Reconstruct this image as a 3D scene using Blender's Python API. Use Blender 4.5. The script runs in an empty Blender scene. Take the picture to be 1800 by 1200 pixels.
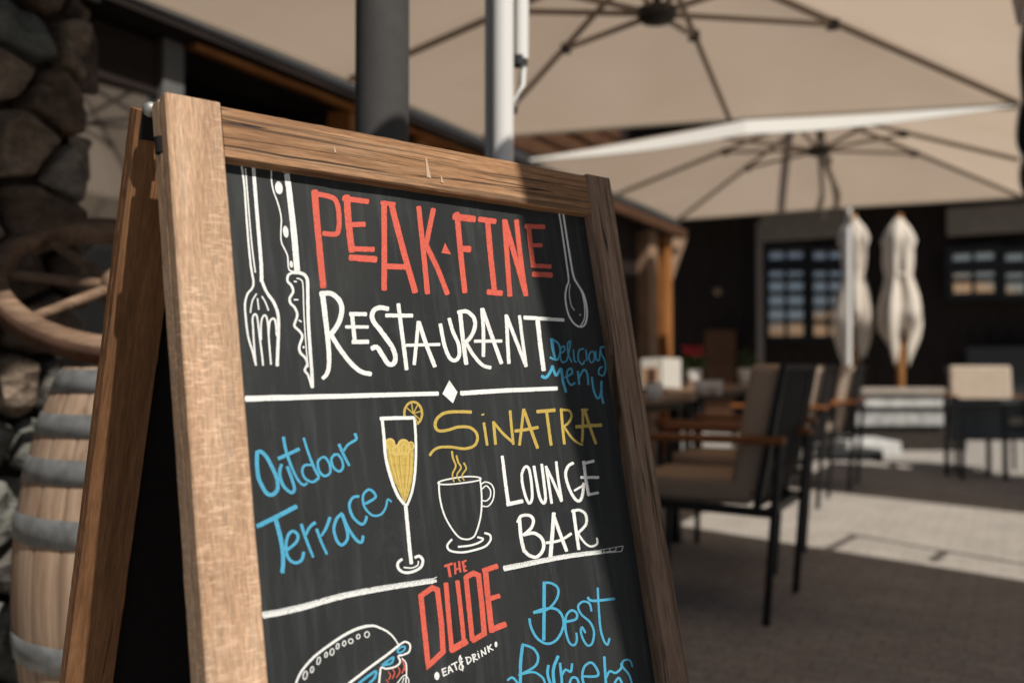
import bpy, math, random
from mathutils import Vector, Matrix, noise
random.seed(7)
C = bpy.context.scene.collection
V = Vector
R = math.radians

# ------------------------------------------------------------------ camera, sky, sun, exposure
F, HOR, CH = 1650.0, 645.0, 0.89            # focal length and horizon in photo pixels (1800 wide), eye height
PITCH = math.atan((HOR - 600) / F)
cam_data = bpy.data.cameras.new('Camera')
cam = bpy.data.objects.new('Camera', cam_data)
C.objects.link(cam)
cam.location = (0, 0, CH)
cam.rotation_euler = (math.pi / 2 + PITCH, 0, 0)
cam_data.sensor_width = 36
cam_data.lens = F * 36 / 1800
cam_data.clip_start = 0.05
cam_data.clip_end = 500
cam_data.dof.use_dof = True
cam_data.dof.focus_distance = 1.13
cam_data.dof.aperture_fstop = 2.75
bpy.context.scene.camera = cam

SUN_EL, SUN_AZ = 50.0, 37.5                 # azimuth measured from -Y towards +X
SDIR = V((math.sin(R(SUN_AZ)) * math.cos(R(SUN_EL)), -math.cos(R(SUN_AZ)) * math.cos(R(SUN_EL)), math.sin(R(SUN_EL))))
world = bpy.data.worlds.new('World')
bpy.context.scene.world = world
world.use_nodes = True
wn = world.node_tree
sky = wn.nodes.new('ShaderNodeTexSky')
sky.sky_type = 'NISHITA'
sky.sun_disc = False
sky.altitude = 2200
sky.dust_density = 1.2
sky.ozone_density = 0.5
sky.sun_elevation = R(SUN_EL)
sky.sun_rotation = math.atan2(SDIR.x, SDIR.y)
bgn = wn.nodes['Background']
bgn.inputs['Strength'].default_value = 0.05
wn.links.new(sky.outputs[0], bgn.inputs['Color'])
sl = bpy.data.lights.new('Sun', 'SUN')
sl.energy = 5.0
sl.angle = R(0.53)
sl.color = (1.0, 0.94, 0.86)
sun = bpy.data.objects.new('Sun', sl)
C.objects.link(sun)
sun.rotation_euler = SDIR.to_track_quat('Z', 'Y').to_euler()
vs = bpy.context.scene.view_settings
vs.view_transform = 'Standard'
vs.look = 'None'
vs.gamma = 1
vs.exposure = -0.06

# ------------------------------------------------------------------ measuring helpers
def ray(px, py):
    a, b = (px - 900) / F, (600 - py) / F
    c, s = math.cos(PITCH), math.sin(PITCH)
    return V((a, c - b * s, s + b * c))
EYE = V((0, 0, CH))
def at_z(px, py, z):
    d = ray(px, py); return EYE + d * ((z - CH) / d.z)
def at_y(px, py, y):
    d = ray(px, py); return EYE + d * (y / d.y)
def at_pl(px, py, P, n):
    d = ray(px, py); return EYE + d * ((P - EYE).dot(n) / d.dot(n))
U = V((0.88, -0.475, 0)).normalized()       # terrace axes
N = V((0.475, 0.88, 0)).normalized()
YAW = math.atan2(U.y, U.x)
def un(u, n, z=0):
    return U * u + N * n + V((0, 0, z))

# ------------------------------------------------------------------ mesh helpers
class MB:
    def __init__(s): s.v = []; s.f = []; s.sm = []
    def add(s, vs, fs, smooth=False):
        b = len(s.v); s.v += [V(v) for v in vs]
        s.f += [[i + b for i in f] for f in fs]; s.sm += [smooth] * len(fs); return s
    def box(s, c, d, M=None):
        x, y, z = d[0] / 2, d[1] / 2, d[2] / 2
        vs = [V((a * x, b * y, e * z)) for e in (-1, 1) for a, b in ((-1, -1), (1, -1), (1, 1), (-1, 1))]
        vs = [(M @ v if M else v) + V(c) for v in vs]
        return s.add(vs, [(3, 2, 1, 0), (4, 5, 6, 7), (0, 1, 5, 4), (1, 2, 6, 5), (2, 3, 7, 6), (3, 0, 4, 7)])
    def bar(s, p, q, w, t, up=(0, 0, 1)):
        p, q = V(p), V(q); x = (q - p).normalized(); y = V(up).cross(x)
        if y.length < 1e-4: y = V((0, 1, 0)).cross(x)
        y.normalize(); z = x.cross(y)
        M = Matrix((x, y, z)).transposed()
        return s.box((p + q) / 2, ((q - p).length, w, t), M)
    def tube(s, pts, r, n=12, caps=True, r2=None):
        pts = [V(p) for p in pts]; m = len(pts); rings = []
        for i, p in enumerate(pts):
            t = (pts[min(i + 1, m - 1)] - pts[max(i - 1, 0)]).normalized()
            a = V((0, 0, 1)) if abs(t.z) < 0.95 else V((1, 0, 0))
            x = t.cross(a).normalized(); y = t.cross(x)
            k = i / (m - 1); rr = r if r2 is None else r + (r2 - r) * k
            rings.append([p + (x * math.cos(6.28318 * j / n) + y * math.sin(6.28318 * j / n)) * rr for j in range(n)])
        vs = [v for g in rings for v in g]; fs = []
        for i in range(m - 1):
            for j in range(n):
                fs.append((i * n + j, i * n + (j + 1) % n, (i + 1) * n + (j + 1) % n, (i + 1) * n + j))
        s.add(vs, fs, True)
        if caps: s.add(rings[0], [list(range(n))]); s.add(rings[-1], [list(range(n))[::-1]])
        return s
    def lathe(s, prof, n=32, c=(0, 0, 0), M=None, close=False):
        vs = []
        for r, z in prof:
            for j in range(n):
                a = 6.2831853 * j / n; v = V((r * math.cos(a), r * math.sin(a), z))
                vs.append((M @ v if M else v) + V(c))
        fs = []; m = len(prof)
        for i in range(m if close else m - 1):
            for j in range(n):
                k = (i + 1) % m
                fs.append((i * n + j, i * n + (j + 1) % n, k * n + (j + 1) % n, k * n + j))
        return s.add(vs, fs, True)
    def ball(s, c, r, n=16):
        return s.lathe([(max(math.sin(math.pi * i / 10), .001) * r, -math.cos(math.pi * i / 10) * r) for i in range(11)], n, c)

WM = {}
def setw(o, M, parent=None):
    WM[o.name] = M
    if parent:
        o.parent = parent; o.matrix_basis = WM[parent.name].inverted() @ M
    else: o.matrix_basis = M
def obj(name, mb, mat, parent=None, M=None, world=False, bevel=0, label=None):
    """links mb as ONE mesh; world=True: coordinates are world ones; M: matrix of the mesh's own frame"""
    me = bpy.data.meshes.new(name)
    vs = mb.v
    if M is None:
        M = WM[parent.name] if parent else Matrix()
        if world:
            if not parent: M = Matrix.Translation(sum(vs, V()) / len(vs))
            inv = M.inverted(); vs = [inv @ v for v in vs]
    me.from_pydata([tuple(v) for v in vs], [], mb.f); me.update()
    for p, q in zip(me.polygons, mb.sm): p.use_smooth = q
    me.materials.append(mat)
    o = bpy.data.objects.new(name, me); C.objects.link(o); setw(o, M, parent)
    if bevel:
        b = o.modifiers.new('Bevel', 'BEVEL'); b.width = bevel; b.segments = 2; b.limit_method = 'ANGLE'
    if label: o['label'] = label
    return o
def thing(name, label, cat, loc=(0, 0, 0), rz=0, group=None):
    o = bpy.data.objects.new(name, None); C.objects.link(o); o.empty_display_size = .1
    setw(o, Matrix.Translation(V(loc)) @ Matrix.Rotation(rz, 4, 'Z'))
    return tag(o, label, cat, group)
def tag(o, label, cat, group=None):
    o['label'] = label; o['category'] = cat
    if group: o['group'] = group
    return o
def struct(name, mb, mat):
    o = obj(name, mb, mat); o['kind'] = 'structure'; return o
def copy_tree(o, parent=None):
    c = o.copy(); C.objects.link(c); WM[c.name] = WM[o.name]
    if parent: c.parent = parent
    for ch in list(o.children): copy_tree(ch, c)
    return c

# ------------------------------------------------------------------ materials
def mat(name, col=(.5, .5, .5), rough=.6, spec=.5, metal=0):
    m = bpy.data.materials.new(name); m.use_nodes = True
    b = m.node_tree.nodes['Principled BSDF']
    b.inputs['Base Color'].default_value = (*col, 1); b.inputs['Roughness'].default_value = rough
    b.inputs['Specular IOR Level'].default_value = spec; b.inputs['Metallic'].default_value = metal
    return m
class G:
    """small node-graph builder on top of a Principled material"""
    def __init__(s, m): s.m = m; s.t = m.node_tree; s.b = s.t.nodes['Principled BSDF']; s.tc = s.t.nodes.new('ShaderNodeTexCoord')
    def n(s, t, **k):
        x = s.t.nodes.new(t)
        for a, b in k.items(): setattr(x, a, b)
        return x
    def l(s, a, b): s.t.links.new(a, b)
    def co(s, scale=(1, 1, 1), src='Object', rot=(0, 0, 0)):
        x = s.n('ShaderNodeMapping'); x.inputs['Scale'].default_value = scale; x.inputs['Rotation'].default_value = rot
        s.l(s.tc.outputs[src], x.inputs['Vector']); return x.outputs[0]
    def noise(s, scale, vec, detail=4, rough=.55, dist=0):
        x = s.n('ShaderNodeTexNoise'); x.inputs['Scale'].default_value = scale; x.inputs['Detail'].default_value = detail
        x.inputs['Roughness'].default_value = rough; x.inputs['Distortion'].default_value = dist
        s.l(vec, x.inputs['Vector']); return x.outputs['Fac']
    def ramp(s, fac, stops):
        x = s.n('ShaderNodeValToRGB'); e = x.color_ramp.elements
        while len(e) < len(stops): e.new(.5)
        for i, (p, c) in enumerate(stops):
            e[i].position = p; e[i].color = (*c, 1) if not isinstance(c, (int, float)) else (c, c, c, 1)
        s.l(fac, x.inputs[0]); return x.outputs[0]
    def mix(s, f, a, b, mode='MIX'):
        x = s.n('ShaderNodeMix', data_type='RGBA', blend_type=mode)
        for v, i in ((f, 0), (a, 6), (b, 7)):
            if isinstance(v, bpy.types.NodeSocket): s.l(v, x.inputs[i])
            elif i == 0: x.inputs[0].default_value = v
            else: x.inputs[i].default_value = (*v, 1) if not isinstance(v, (int, float)) else (v, v, v, 1)
        return x.outputs[2]
    def bump(s, h, st=.3, d=.002):
        x = s.n('ShaderNodeBump'); x.inputs['Strength'].default_value = st; x.inputs['Distance'].default_value = d
        s.l(h, x.inputs['Height']); s.l(x.outputs[0], s.b.inputs['Normal'])
    def col(s, c): s.l(c, s.b.inputs['Base Color']); return s.m

def wood(name, dark, mid, light, grain=1.0, crack=.5, fleck=0, rough=.7, seed=0):
    """weathered timber, grain along the mesh's own X"""
    g = G(mat(name, rough=rough, spec=.25))
    mp = g.n('ShaderNodeMapping'); mp.inputs['Location'].default_value = (seed * 3.1, seed * 1.7, seed * 2.3)
    g.l(g.tc.outputs['Object'], mp.inputs['Vector'])
    def sc(v):
        x = g.n('ShaderNodeMapping'); x.inputs['Scale'].default_value = v; g.l(mp.outputs[0], x.inputs['Vector']); return x.outputs[0]
    n1 = g.noise(1, sc((5, 75 * grain, 75 * grain)), 6, .65, .6)
    n2 = g.noise(1, sc((3, 11, 11)), 3, .5)
    n3 = g.noise(1, sc((40, 420, 420)), 3, .6)
    c = g.ramp(n1, [(.25, dark), (.5, mid), (.75, light)])
    c = g.mix(.45 if fleck else .55, c, g.ramp(n2, [(.3, .5), (.68, 1.05)]), 'MULTIPLY')
    c = g.mix(.5, c, g.ramp(n3, [(.35, .5), (.65, 1.2)]), 'MULTIPLY')
    h = n3
    if fleck:
        n4 = g.noise(1, sc((300, 75, 120)), 3, .6, .4); n4b = g.noise(1, sc((110, 420, 300)), 2, .5)
        n5 = g.noise(1, sc((5, 14, 14)), 2, .5)
        f = g.n('ShaderNodeMath', operation='MULTIPLY'); g.l(g.ramp(n4, [(.5, 0), (.66, 1)]), f.inputs[0]); g.l(g.ramp(n5, [(.42, .0), (.6, 1)]), f.inputs[1])
        c = g.mix(.45, c, g.ramp(n4b, [(.35, .66), (.65, 1.12)]), 'MULTIPLY')
        c = g.mix(g.ramp(g.noise(1, sc((9, 60, 60)), 4, .6), [(.55, 0), (.75, .35)]), c, (.30, .245, .19))
        ff = g.n('ShaderNodeMath', operation='MULTIPLY'); g.l(f.outputs[0], ff.inputs[0]); ff.inputs[1].default_value = fleck
        c = g.mix(ff.outputs[0], c, tuple(min(1, x * 1.45 + .05) for x in light))
    if crack:
        n6 = g.noise(1, sc((1.1, 70, 9)), 1.6, .5, .05); wv = g.noise(1, sc((16, 40, 40)), 2)
        w = .010 * crack
        ad = g.n('ShaderNodeMath', operation='MULTIPLY_ADD'); g.l(wv, ad.inputs[0]); ad.inputs[1].default_value = .05; g.l(n6, ad.inputs[2]); n6 = ad.outputs[0]
        cr = g.ramp(n6, [(.525 - w * 2, 1), (.525 - w * .6, .0), (.525 + w * .6, .0), (.525 + w * 2, 1)])
        n7 = g.noise(1, sc((4.5, 26, 14)), 2)
        msk = g.ramp(n7, [(.44, 0), (.53, 1)])
        m2 = g.n('ShaderNodeMath', operation='MULTIPLY'); inv = g.n('ShaderNodeMath', operation='SUBTRACT'); inv.inputs[0].default_value = 1
        g.l(cr, inv.inputs[1]); g.l(inv.outputs[0], m2.inputs[0]); g.l(msk, m2.inputs[1])
        c = g.mix(m2.outputs[0], c, (.018, .012, .009))
        n8 = g.noise(1, sc((3, 210, 30)), 2, .5, .05)
        c = g.mix(g.ramp(n8, [(.40, .62 * min(crack, 1)), (.46, 0)]), c, (.07, .042, .025))
        hs = g.n('ShaderNodeMath', operation='SUBTRACT'); g.l(n3, hs.inputs[0]); g.l(m2.outputs[0], hs.inputs[1]); h = hs.outputs[0]
    g.bump(h, .5, .0012)
    return g.col(c)

def noisy(name, cols, scale=8, stretch=(1, 1, 1), rough=.7, bump=.2, bd=.003, spec=.3, detail=6, metal=0):
    g = G(mat(name, rough=rough, spec=spec, metal=metal))
    n1 = g.noise(scale, g.co(stretch), detail, .6)
    k = len(cols)
    g.bump(n1, bump, bd)
    return g.col(g.ramp(n1, [(.3 + .4 * i / max(k - 1, 1), c) for i, c in enumerate(cols)]))

M = {}
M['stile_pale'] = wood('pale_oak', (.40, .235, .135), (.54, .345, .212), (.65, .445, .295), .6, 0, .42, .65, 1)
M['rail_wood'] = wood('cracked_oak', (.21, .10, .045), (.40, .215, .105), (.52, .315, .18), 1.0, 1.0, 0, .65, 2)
M['stile_grey'] = wood('grey_brown_oak', (.15, .095, .06), (.28, .185, .125), (.37, .26, .185), 1.0, .9, 0, .75, 3)  # darker and greyer than the left stile
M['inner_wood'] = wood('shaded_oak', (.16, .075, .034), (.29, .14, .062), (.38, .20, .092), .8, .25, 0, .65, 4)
M['edge_wood'] = wood('sawn_oak', (.24, .15, .08), (.40, .25, .13), (.5, .32, .18), 1.4, .3, 0, .75, 5)
g = G(mat('chalkboard', rough=.62, spec=.28))
a = g.noise(3.2, g.co((2.2, .7, 1)), 5, .6); b_ = g.noise(9, g.co((9, .8, 1)), 4, .6); w_ = g.noise(1, g.co((900, 700, 1)), 2, .5)
c = g.ramp(a, [(.3, (.012, .0145, .015)), (.7, (.026, .0275, .0272))])
c = g.mix(g.ramp(b_, [(.50, 0), (.75, .34)]), c, (.075, .085, .085)); cl_ = g.noise(14, g.co((1, 1, 1)), 6, .7)
c = g.mix(g.ramp(cl_, [(.56, 0), (.8, .4)]), c, (.065, .07, .07))
c = g.mix(.4, c, g.ramp(w_, [(.3, .55), (.7, 1.3)]), 'MULTIPLY')
g.bump(w_, .25, .0003); M['board'] = g.col(c)
M['board_back'] = mat('dark_hardboard', (.012, .011, .011), .8, .1)
def paint(name, c, dry=0):
    g = G(mat(name, rough=.55, spec=.3))
    at = g.n('ShaderNodeAttribute', attribute_name='stroke', attribute_type='GEOMETRY')    # across, along, stroke number
    def sc(v):
        x = g.n('ShaderNodeMapping'); x.inputs['Scale'].default_value = v; g.l(at.outputs['Vector'], x.inputs['Vector']); return x.outputs[0]
    n = g.noise(1, sc((5, 14, 7)), 4, .6); n1 = g.noise(1, sc((11, 40, 7)), 3, .6); n2 = g.noise(300, g.co((1, 1, 1)), 3, .6); n3 = g.noise(30, g.co((1, 1, 1)), 3)
    k = g.ramp(n, [(.3, tuple(x * .70 for x in c)), (.55, c), (.75, tuple(min(x * 1.1 + .012, .86) for x in c))])
    k = g.mix(g.ramp(n3, [(.45, 0), (.75, .35)]), k, tuple(x * .62 for x in c))
    se = g.n('ShaderNodeSeparateXYZ'); g.l(at.outputs['Vector'], se.inputs[0])
    ed = g.n('ShaderNodeMath', operation='SUBTRACT'); g.l(se.outputs[0], ed.inputs[0]); ed.inputs[1].default_value = .5
    eb = g.n('ShaderNodeMath', operation='ABSOLUTE'); g.l(ed.outputs[0], eb.inputs[0])
    th = g.n('ShaderNodeMath', operation='MULTIPLY_ADD'); g.l(eb.outputs[0], th.inputs[0]); th.inputs[1].default_value = .42; g.l(n2, th.inputs[2])
    k = g.mix(g.ramp(th.outputs[0], [(.76, 0), (.86, .55 if not dry else .8)]), k, (.03, .031, .031))
    if dry:                                              # the brush ran dry along one edge
        dn_ = g.n('ShaderNodeMath', operation='MULTIPLY_ADD'); g.l(se.outputs[0], dn_.inputs[0]); dn_.inputs[1].default_value = dry; g.l(n1, dn_.inputs[2])
        k = g.mix(g.ramp(dn_.outputs[0], [(.60, 0), (.68, 1)]), k, (.028, .029, .029))
    return g.col(k)
M['white'] = paint('white_paint_marker', (.80, .81, .78))
M['white_dry'] = paint('white_dry_paint', (.80, .81, .78), .11)
M['red'] = paint('red_paint_marker', (.64, .115, .075))
M['blue'] = paint('blue_paint_marker', (.075, .365, .55))
M['yellow'] = paint('yellow_paint_marker', (.52, .375, .085))
M['yellow_light'] = paint('light_yellow_paint_marker', (.62, .46, .14))
M['yellow_dark'] = paint('dark_yellow_paint_marker', (.40, .26, .05))
M['steel'] = noisy('dull_zinc', [(.22, .22, .205), (.34, .34, .31)], 60, rough=.55, bump=.2, metal=.7)
M['black_metal'] = mat('black_powder_coat', (.012, .012, .013), .45, .4)
M['anthracite'] = noisy('anthracite_paint', [(.052, .050, .048), (.064, .061, .058)], 30, rough=.8, bump=.05)
M['alu'] = mat('satin_aluminium', (.42, .41, .39), .4, .5, .35)
M['alu_white'] = mat('pale_anodised_tube', (.72, .71, .68), .4, .5)
g = G(mat('dark_profile', (.03, .03, .03), .4)); M['profile'] = g.m
def canopy_mat(name='beige_canopy_cloth', through=.46):
    m = bpy.data.materials.new(name); m.use_nodes = True
    t = m.node_tree; t.nodes.remove(t.nodes['Principled BSDF'])
    d = t.nodes.new('ShaderNodeBsdfDiffuse'); tr = t.nodes.new('ShaderNodeBsdfTranslucent'); mx = t.nodes.new('ShaderNodeMixShader')
    tc = t.nodes.new('ShaderNodeTexCoord'); nz = t.nodes.new('ShaderNodeTexNoise'); nz.inputs['Scale'].default_value = 2.2; nz.inputs['Detail'].default_value = 5
    rp = t.nodes.new('ShaderNodeValToRGB'); rp.color_ramp.elements[0].position = .3; rp.color_ramp.elements[1].position = .7
    rp.color_ramp.elements[0].color = (.66, .525, .40, 1); rp.color_ramp.elements[1].color = (.70, .57, .445, 1)
    t.links.new(tc.outputs['Object'], nz.inputs['Vector']); t.links.new(nz.outputs[0], rp.inputs[0])
    t.links.new(rp.outputs[0], d.inputs[0]); t.links.new(rp.outputs[0], tr.inputs[0])
    mx.inputs[0].default_value = through
    t.links.new(d.outputs[0], mx.inputs[1]); t.links.new(tr.outputs[0], mx.inputs[2])
    t.links.new(mx.outputs[0], t.nodes['Material Output'].inputs[0]); return m
M['canopy'] = canopy_mat()
M['canopy_shading'] = canopy_mat('shade_deepening_cloth', .06)  # nearly opaque, put in to deepen the shade under the unseen parasols
M['hem'] = mat('pale_hem_cloth', (.70, .68, .62), .9, .1)
M['rib'] = mat('bronze_grey_rib', (.23, .185, .15), .5, .3)
M['hub'] = mat('dark_plastic_hub', (.03, .027, .026), .5, .3)
g = G(mat('stone_paving', rough=.75, spec=.25))
co = g.co((1, 1, 1), rot=(0, 0, -YAW))
br = g.n('ShaderNodeTexBrick'); g.l(co, br.inputs['Vector']); br.inputs['Scale'].default_value = 1.0
br.inputs['Brick Width'].default_value = .16; br.inputs['Row Height'].default_value = .08; br.inputs['Mortar Size'].default_value = .004
br.inputs['Color1'].default_value = (.44, .405, .36, 1); br.inputs['Color2'].default_value = (.40, .367, .325, 1); br.inputs['Mortar'].default_value = (.31, .28, .245, 1)
n1 = g.noise(3.5, g.co((1, 1, 1)), 8, .65); n2 = g.noise(60, g.co((1, 1, 1)), 3)
c = g.mix(.5, br.outputs[0], g.ramp(n1, [(.3, .62), (.7, 1.12)]), 'MULTIPLY'); c = g.mix(.6, c, g.ramp(n2, [(.3, .5), (.7, 1.25)]), 'MULTIPLY'); c = g.mix(.5, c, g.ramp(g.noise(22, g.co(), 5, .7), [(.3, .6), (.7, 1.2)]), 'MULTIPLY')
g.bump(n2, .5, .004); M['paving'] = g.col(c)
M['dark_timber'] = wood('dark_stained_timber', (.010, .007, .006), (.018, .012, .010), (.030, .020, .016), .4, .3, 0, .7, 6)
M['brown_timber'] = wood('brown_timber', (.06, .028, .014), (.12, .055, .026), (.17, .085, .045), .4, .3, 0, .7, 7)
M['orange_timber'] = wood('oiled_larch', (.24, .085, .025), (.42, .17, .05), (.52, .25, .09), .4, .3, 0, .5, 8)
M['tan_timber'] = wood('sun_bleached_post', (.25, .15, .09), (.36, .23, .15), (.44, .30, .20), .4, .3, 0, .7, 9)
M['arm_wood'] = wood('teak_armrest', (.16, .055, .018), (.30, .11, .035), (.38, .16, .055), 1, 0, 0, .42, 10)
M['grey_beam'] = noisy('grey_steel_beam', [(.04, .042, .044), (.055, .057, .06)], 5, rough=.5, bump=.05)
g = G(mat('dark_reflective_glass', (.02, .02, .02), .04, 1.0)); g.b.inputs['IOR'].default_value = 2.3; M['glass'] = g.m
M['window_glass'] = mat('warm_mirror_glass', (.80, .66, .52), .07, .8, .92)  # warm mirror tint, put in so the reflected blue sky turns neutral
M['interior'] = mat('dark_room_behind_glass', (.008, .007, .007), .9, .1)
M['stones'] = None
g = G(mat('rubble_stone', rough=.85, spec=.2))
oi = g.n('ShaderNodeAttribute', attribute_name='tint', attribute_type='GEOMETRY')
n1 = g.noise(14, g.co((1, 1, 1.6)), 8, .65); n2 = g.noise(60, g.co(), 4)
vo = g.n('ShaderNodeTexVoronoi', feature='F1'); vo.inputs['Scale'].default_value = 16; g.l(g.co((1, 1, 1.9)), vo.inputs['Vector'])
n3 = g.noise(5, g.co((1, 1, 2.2)), 3)
c = g.mix(1, oi.outputs['Color'], g.ramp(n1, [(.28, .35), (.72, 1.1)]), 'MULTIPLY'); c = g.mix(.5, c, g.ramp(n2, [(.3, .5), (.7, 1.25)]), 'MULTIPLY'); c = g.mix(.5, c, g.ramp(n3, [(.35, .5), (.65, 1.2)]), 'MULTIPLY')
hh = g.n('ShaderNodeMath', operation='MULTIPLY_ADD'); g.l(vo.outputs['Distance'], hh.inputs[0]); hh.inputs[1].default_value = .9; g.l(n1, hh.inputs[2])
g.bump(hh.outputs[0], .9, .03); M['stones'] = g.col(c)
M['mortar'] = noisy('dark_deep_joint', [(.02, .016, .013), (.05, .04, .032)], 20, rough=.95, bump=.5, bd=.01)
g = G(mat('oak_staves', rough=.75, spec=.2))
at = g.n('ShaderNodeAttribute', attribute_name='stave', attribute_type='GEOMETRY')
n1 = g.noise(1, g.co((46, 46, 2.6)), 5, .6, .3); n2 = g.noise(3.5, g.co(), 4)
c = g.ramp(n1, [(.28, (.25, .155, .10)), (.5, (.43, .295, .20)), (.72, (.55, .405, .295))])
c = g.mix(.45, c, g.ramp(n2, [(.3, .55), (.7, 1.1)]), 'MULTIPLY'); c = g.mix(.8, c, at.outputs['Color'], 'MULTIPLY')
g.bump(n1, .4, .003); M['barrel'] = g.col(c)
M['hoop'] = noisy('galvanised_hoop', [(.12, .125, .125), (.20, .205, .205), (.27, .275, .27)], 22, rough=.45, bump=.1, metal=.3, spec=.5)
M['wheel_wood'] = wood('old_cart_wheel_wood', (.11, .062, .038), (.23, .145, .092), (.36, .245, .165), .4, .4, 0, .8, 11)
M['wheel_iron'] = noisy('rusted_iron_tyre', [(.05, .026, .016), (.10, .05, .03)], 25, rough=.8, bump=.3)
g = G(mat('taupe_weave', (.40, .30, .22), .9, .15)); n1 = g.noise(380, g.co(), 2); n2 = g.noise(6, g.co(), 3)
c = g.mix(.5, (.40, .30, .22), g.ramp(n1, [(.3, .6), (.7, 1.2)]), 'MULTIPLY'); c = g.mix(.3, c, g.ramp(n2, [(.3, .7), (.7, 1.1)]), 'MULTIPLY'); M['taupe'] = g.col(c)
M['beige'] = noisy('beige_cushion', [(.44, .36, .28), (.52, .43, .345)], 12, rough=.9, bump=.1)  # also carries the sunlit look of taupe on the two far row chairs
M['table_top'] = wood('table_boards', (.22, .13, .08), (.38, .25, .16), (.48, .34, .23), .5, .2, 0, .45, 12)
M['pale_stone'] = noisy('pale_granite', [(.34, .34, .325), (.52, .52, .495), (.62, .62, .59)], 9, rough=.7, bump=.15)
M['tan_stone'] = noisy('tan_capping', [(.30, .25, .205), (.40, .345, .29)], 9, rough=.8, bump=.15)
M['shade_cloth'] = noisy('grey_roller_blind', [(.20, .17, .145), (.26, .225, .19)], 6, stretch=(1, 1, 12), rough=.9, bump=.2)
M['closed_cloth'] = noisy('cream_parasol_cloth', [(.60, .53, .44), (.68, .61, .52)], 5, rough=.9, bump=.1)
M['pole_wood'] = wood('varnished_parasol_pole', (.26, .10, .03), (.42, .19, .06), (.50, .26, .09), .6, 0, 0, .4, 13)
M['ceramic'] = mat('white_ceramic', (.72, .70, .66), .35, .5)
M['clear'] = mat('frosted_glass_cup', (.78, .77, .74), .2, .6)
M['leaf'] = noisy('herb_leaves', [(.03, .06, .015), (.07, .11, .03)], 30, rough=.6)
M['petal'] = mat('red_petals', (.50, .03, .045), .6, .3)
M['soil'] = mat('potting_soil', (.03, .02, .015), .95, .1)
M['print_dark'] = mat('printed_photo_dark', (.07, .03, .02), .6, .3)
M['print_tan'] = mat('printed_photo_tan', (.45, .27, .15), .6, .3)

# ------------------------------------------------------------------ ground
gm = MB(); gm.add([(-90, -60, 0), (110, -60, 0), (110, 140, 0), (-90, 140, 0)], [(0, 1, 2, 3)])
struct('ground', gm, M['paving'])

# ------------------------------------------------------------------ the chalkboard
BW = 0.65; B_YAW, B_LEAN = 0.7185, 0.2011
O = V((-.3466, .931, 1.1646)) 
bh = V((math.cos(B_YAW), math.sin(B_YAW), 0)); nh = V((-math.sin(B_YAW), math.cos(B_YAW), 0))
bu = V((0, 0, math.cos(B_LEAN))) + nh * math.sin(B_LEAN); bn = bh.cross(bu)
L = O.z / bu.z                                        # length of the legs
FM = Matrix.Translation(O) @ Matrix((bh, bu, bn)).transposed().to_4x4()      # front frame: x right, y up, z to the viewer
SW, SR, RH, TH, REC = .058, .0495, .0600, .038, .016
board = thing('chalkboard_sign', 'wooden A-frame chalkboard with painted restaurant lettering, standing on the terrace', 'chalkboard', (O.x + bh.x * .32, O.y + bh.y * .32, 0))
def timber(name, F, x0, x1, y0, y1, z0, z1, m, along='y', groove=False, label=None, wob=.0006, taper=0, sd=0):
    """a sawn board in frame F; its own X runs along its length so that the grain does too"""
    if along == 'y': Lm = Matrix(((0, 1, 0, (x0 + x1) / 2), (1, 0, 0, (y0 + y1) / 2), (0, 0, -1, (z0 + z1) / 2), (0, 0, 0, 1))); ln, w = y1 - y0, x1 - x0
    else: Lm = Matrix.Translation(((x0 + x1) / 2, (y0 + y1) / 2, (z0 + z1) / 2)); ln, w = x1 - x0, y1 - y0
    t = z1 - z0; k = max(int(ln / .012), 2)
    prof = [(-w / 2, -t / 2), (w / 2, -t / 2), (w / 2, t / 2), (-w / 2, t / 2)]
    if groove:                                        # a saw line down the outer edge
        q = -t * .05
        prof = [(-w / 2, -t / 2), (w / 2, -t / 2), (w / 2, t / 2), (-w / 2, t / 2), (-w / 2, q + .0013), (-w / 2 + .004, q + .0006), (-w / 2 + .004, q - .0006), (-w / 2, q - .0013)]
    rnd = []
    b = .0018                                         # worn arrises
    for i, (y, z) in enumerate(prof):
        if groove and i >= 4: rnd.append((y, z)); continue
        for (a, c) in ((b, 0), (0, b)) if (y < 0) != (z < 0) else ((0, b), (b, 0)):
            rnd.append((y - math.copysign(a, y), z - math.copysign(c, z)))
    mb = MB(); vs = []; m_ = len(rnd)
    for i in range(k + 1):
        x = -ln / 2 + ln * i / k
        for y, z in rnd:
            n1 = noise.noise(V((x * 14 + sd, y * 60, z * 60))) * wob + noise.noise(V((x * 90 + sd, y * 90, z * 90))) * wob * .6
            vs.append((x, y + math.copysign(n1, y) * 1.0, z + n1 * .6))
    fs = [(i * m_ + j, i * m_ + (j + 1) % m_, (i + 1) * m_ + (j + 1) % m_, (i + 1) * m_ + j) for i in range(k) for j in range(m_)]
    fs += [list(range(m_))[::-1], [k * m_ + j for j in range(m_)]]
    mb.add(vs, fs)
    bmf = obj(name, mb, m, board, M=F @ Lm, label=label)
    me = bmf.data
    import bmesh
    bb = bmesh.new(); bb.from_mesh(me); bmesh.ops.recalc_face_normals(bb, faces=bb.faces); bb.to_mesh(me); bb.free()
    return bmf
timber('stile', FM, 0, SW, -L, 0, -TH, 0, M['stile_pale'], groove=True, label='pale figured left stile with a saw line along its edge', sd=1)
timber('stile', FM, BW - SR, BW, -L, -.0005, -TH, 0, M['stile_grey'], label='grey-brown, cracked right stile', sd=2)
timber('top_rail', FM, SW + .0008, BW - SR - .0008, -RH, -.0025, -TH + .006, -.0015, M['rail_wood'], 'x', label='warm brown top rail with long dark cracks', sd=3, wob=.0011)
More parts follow.
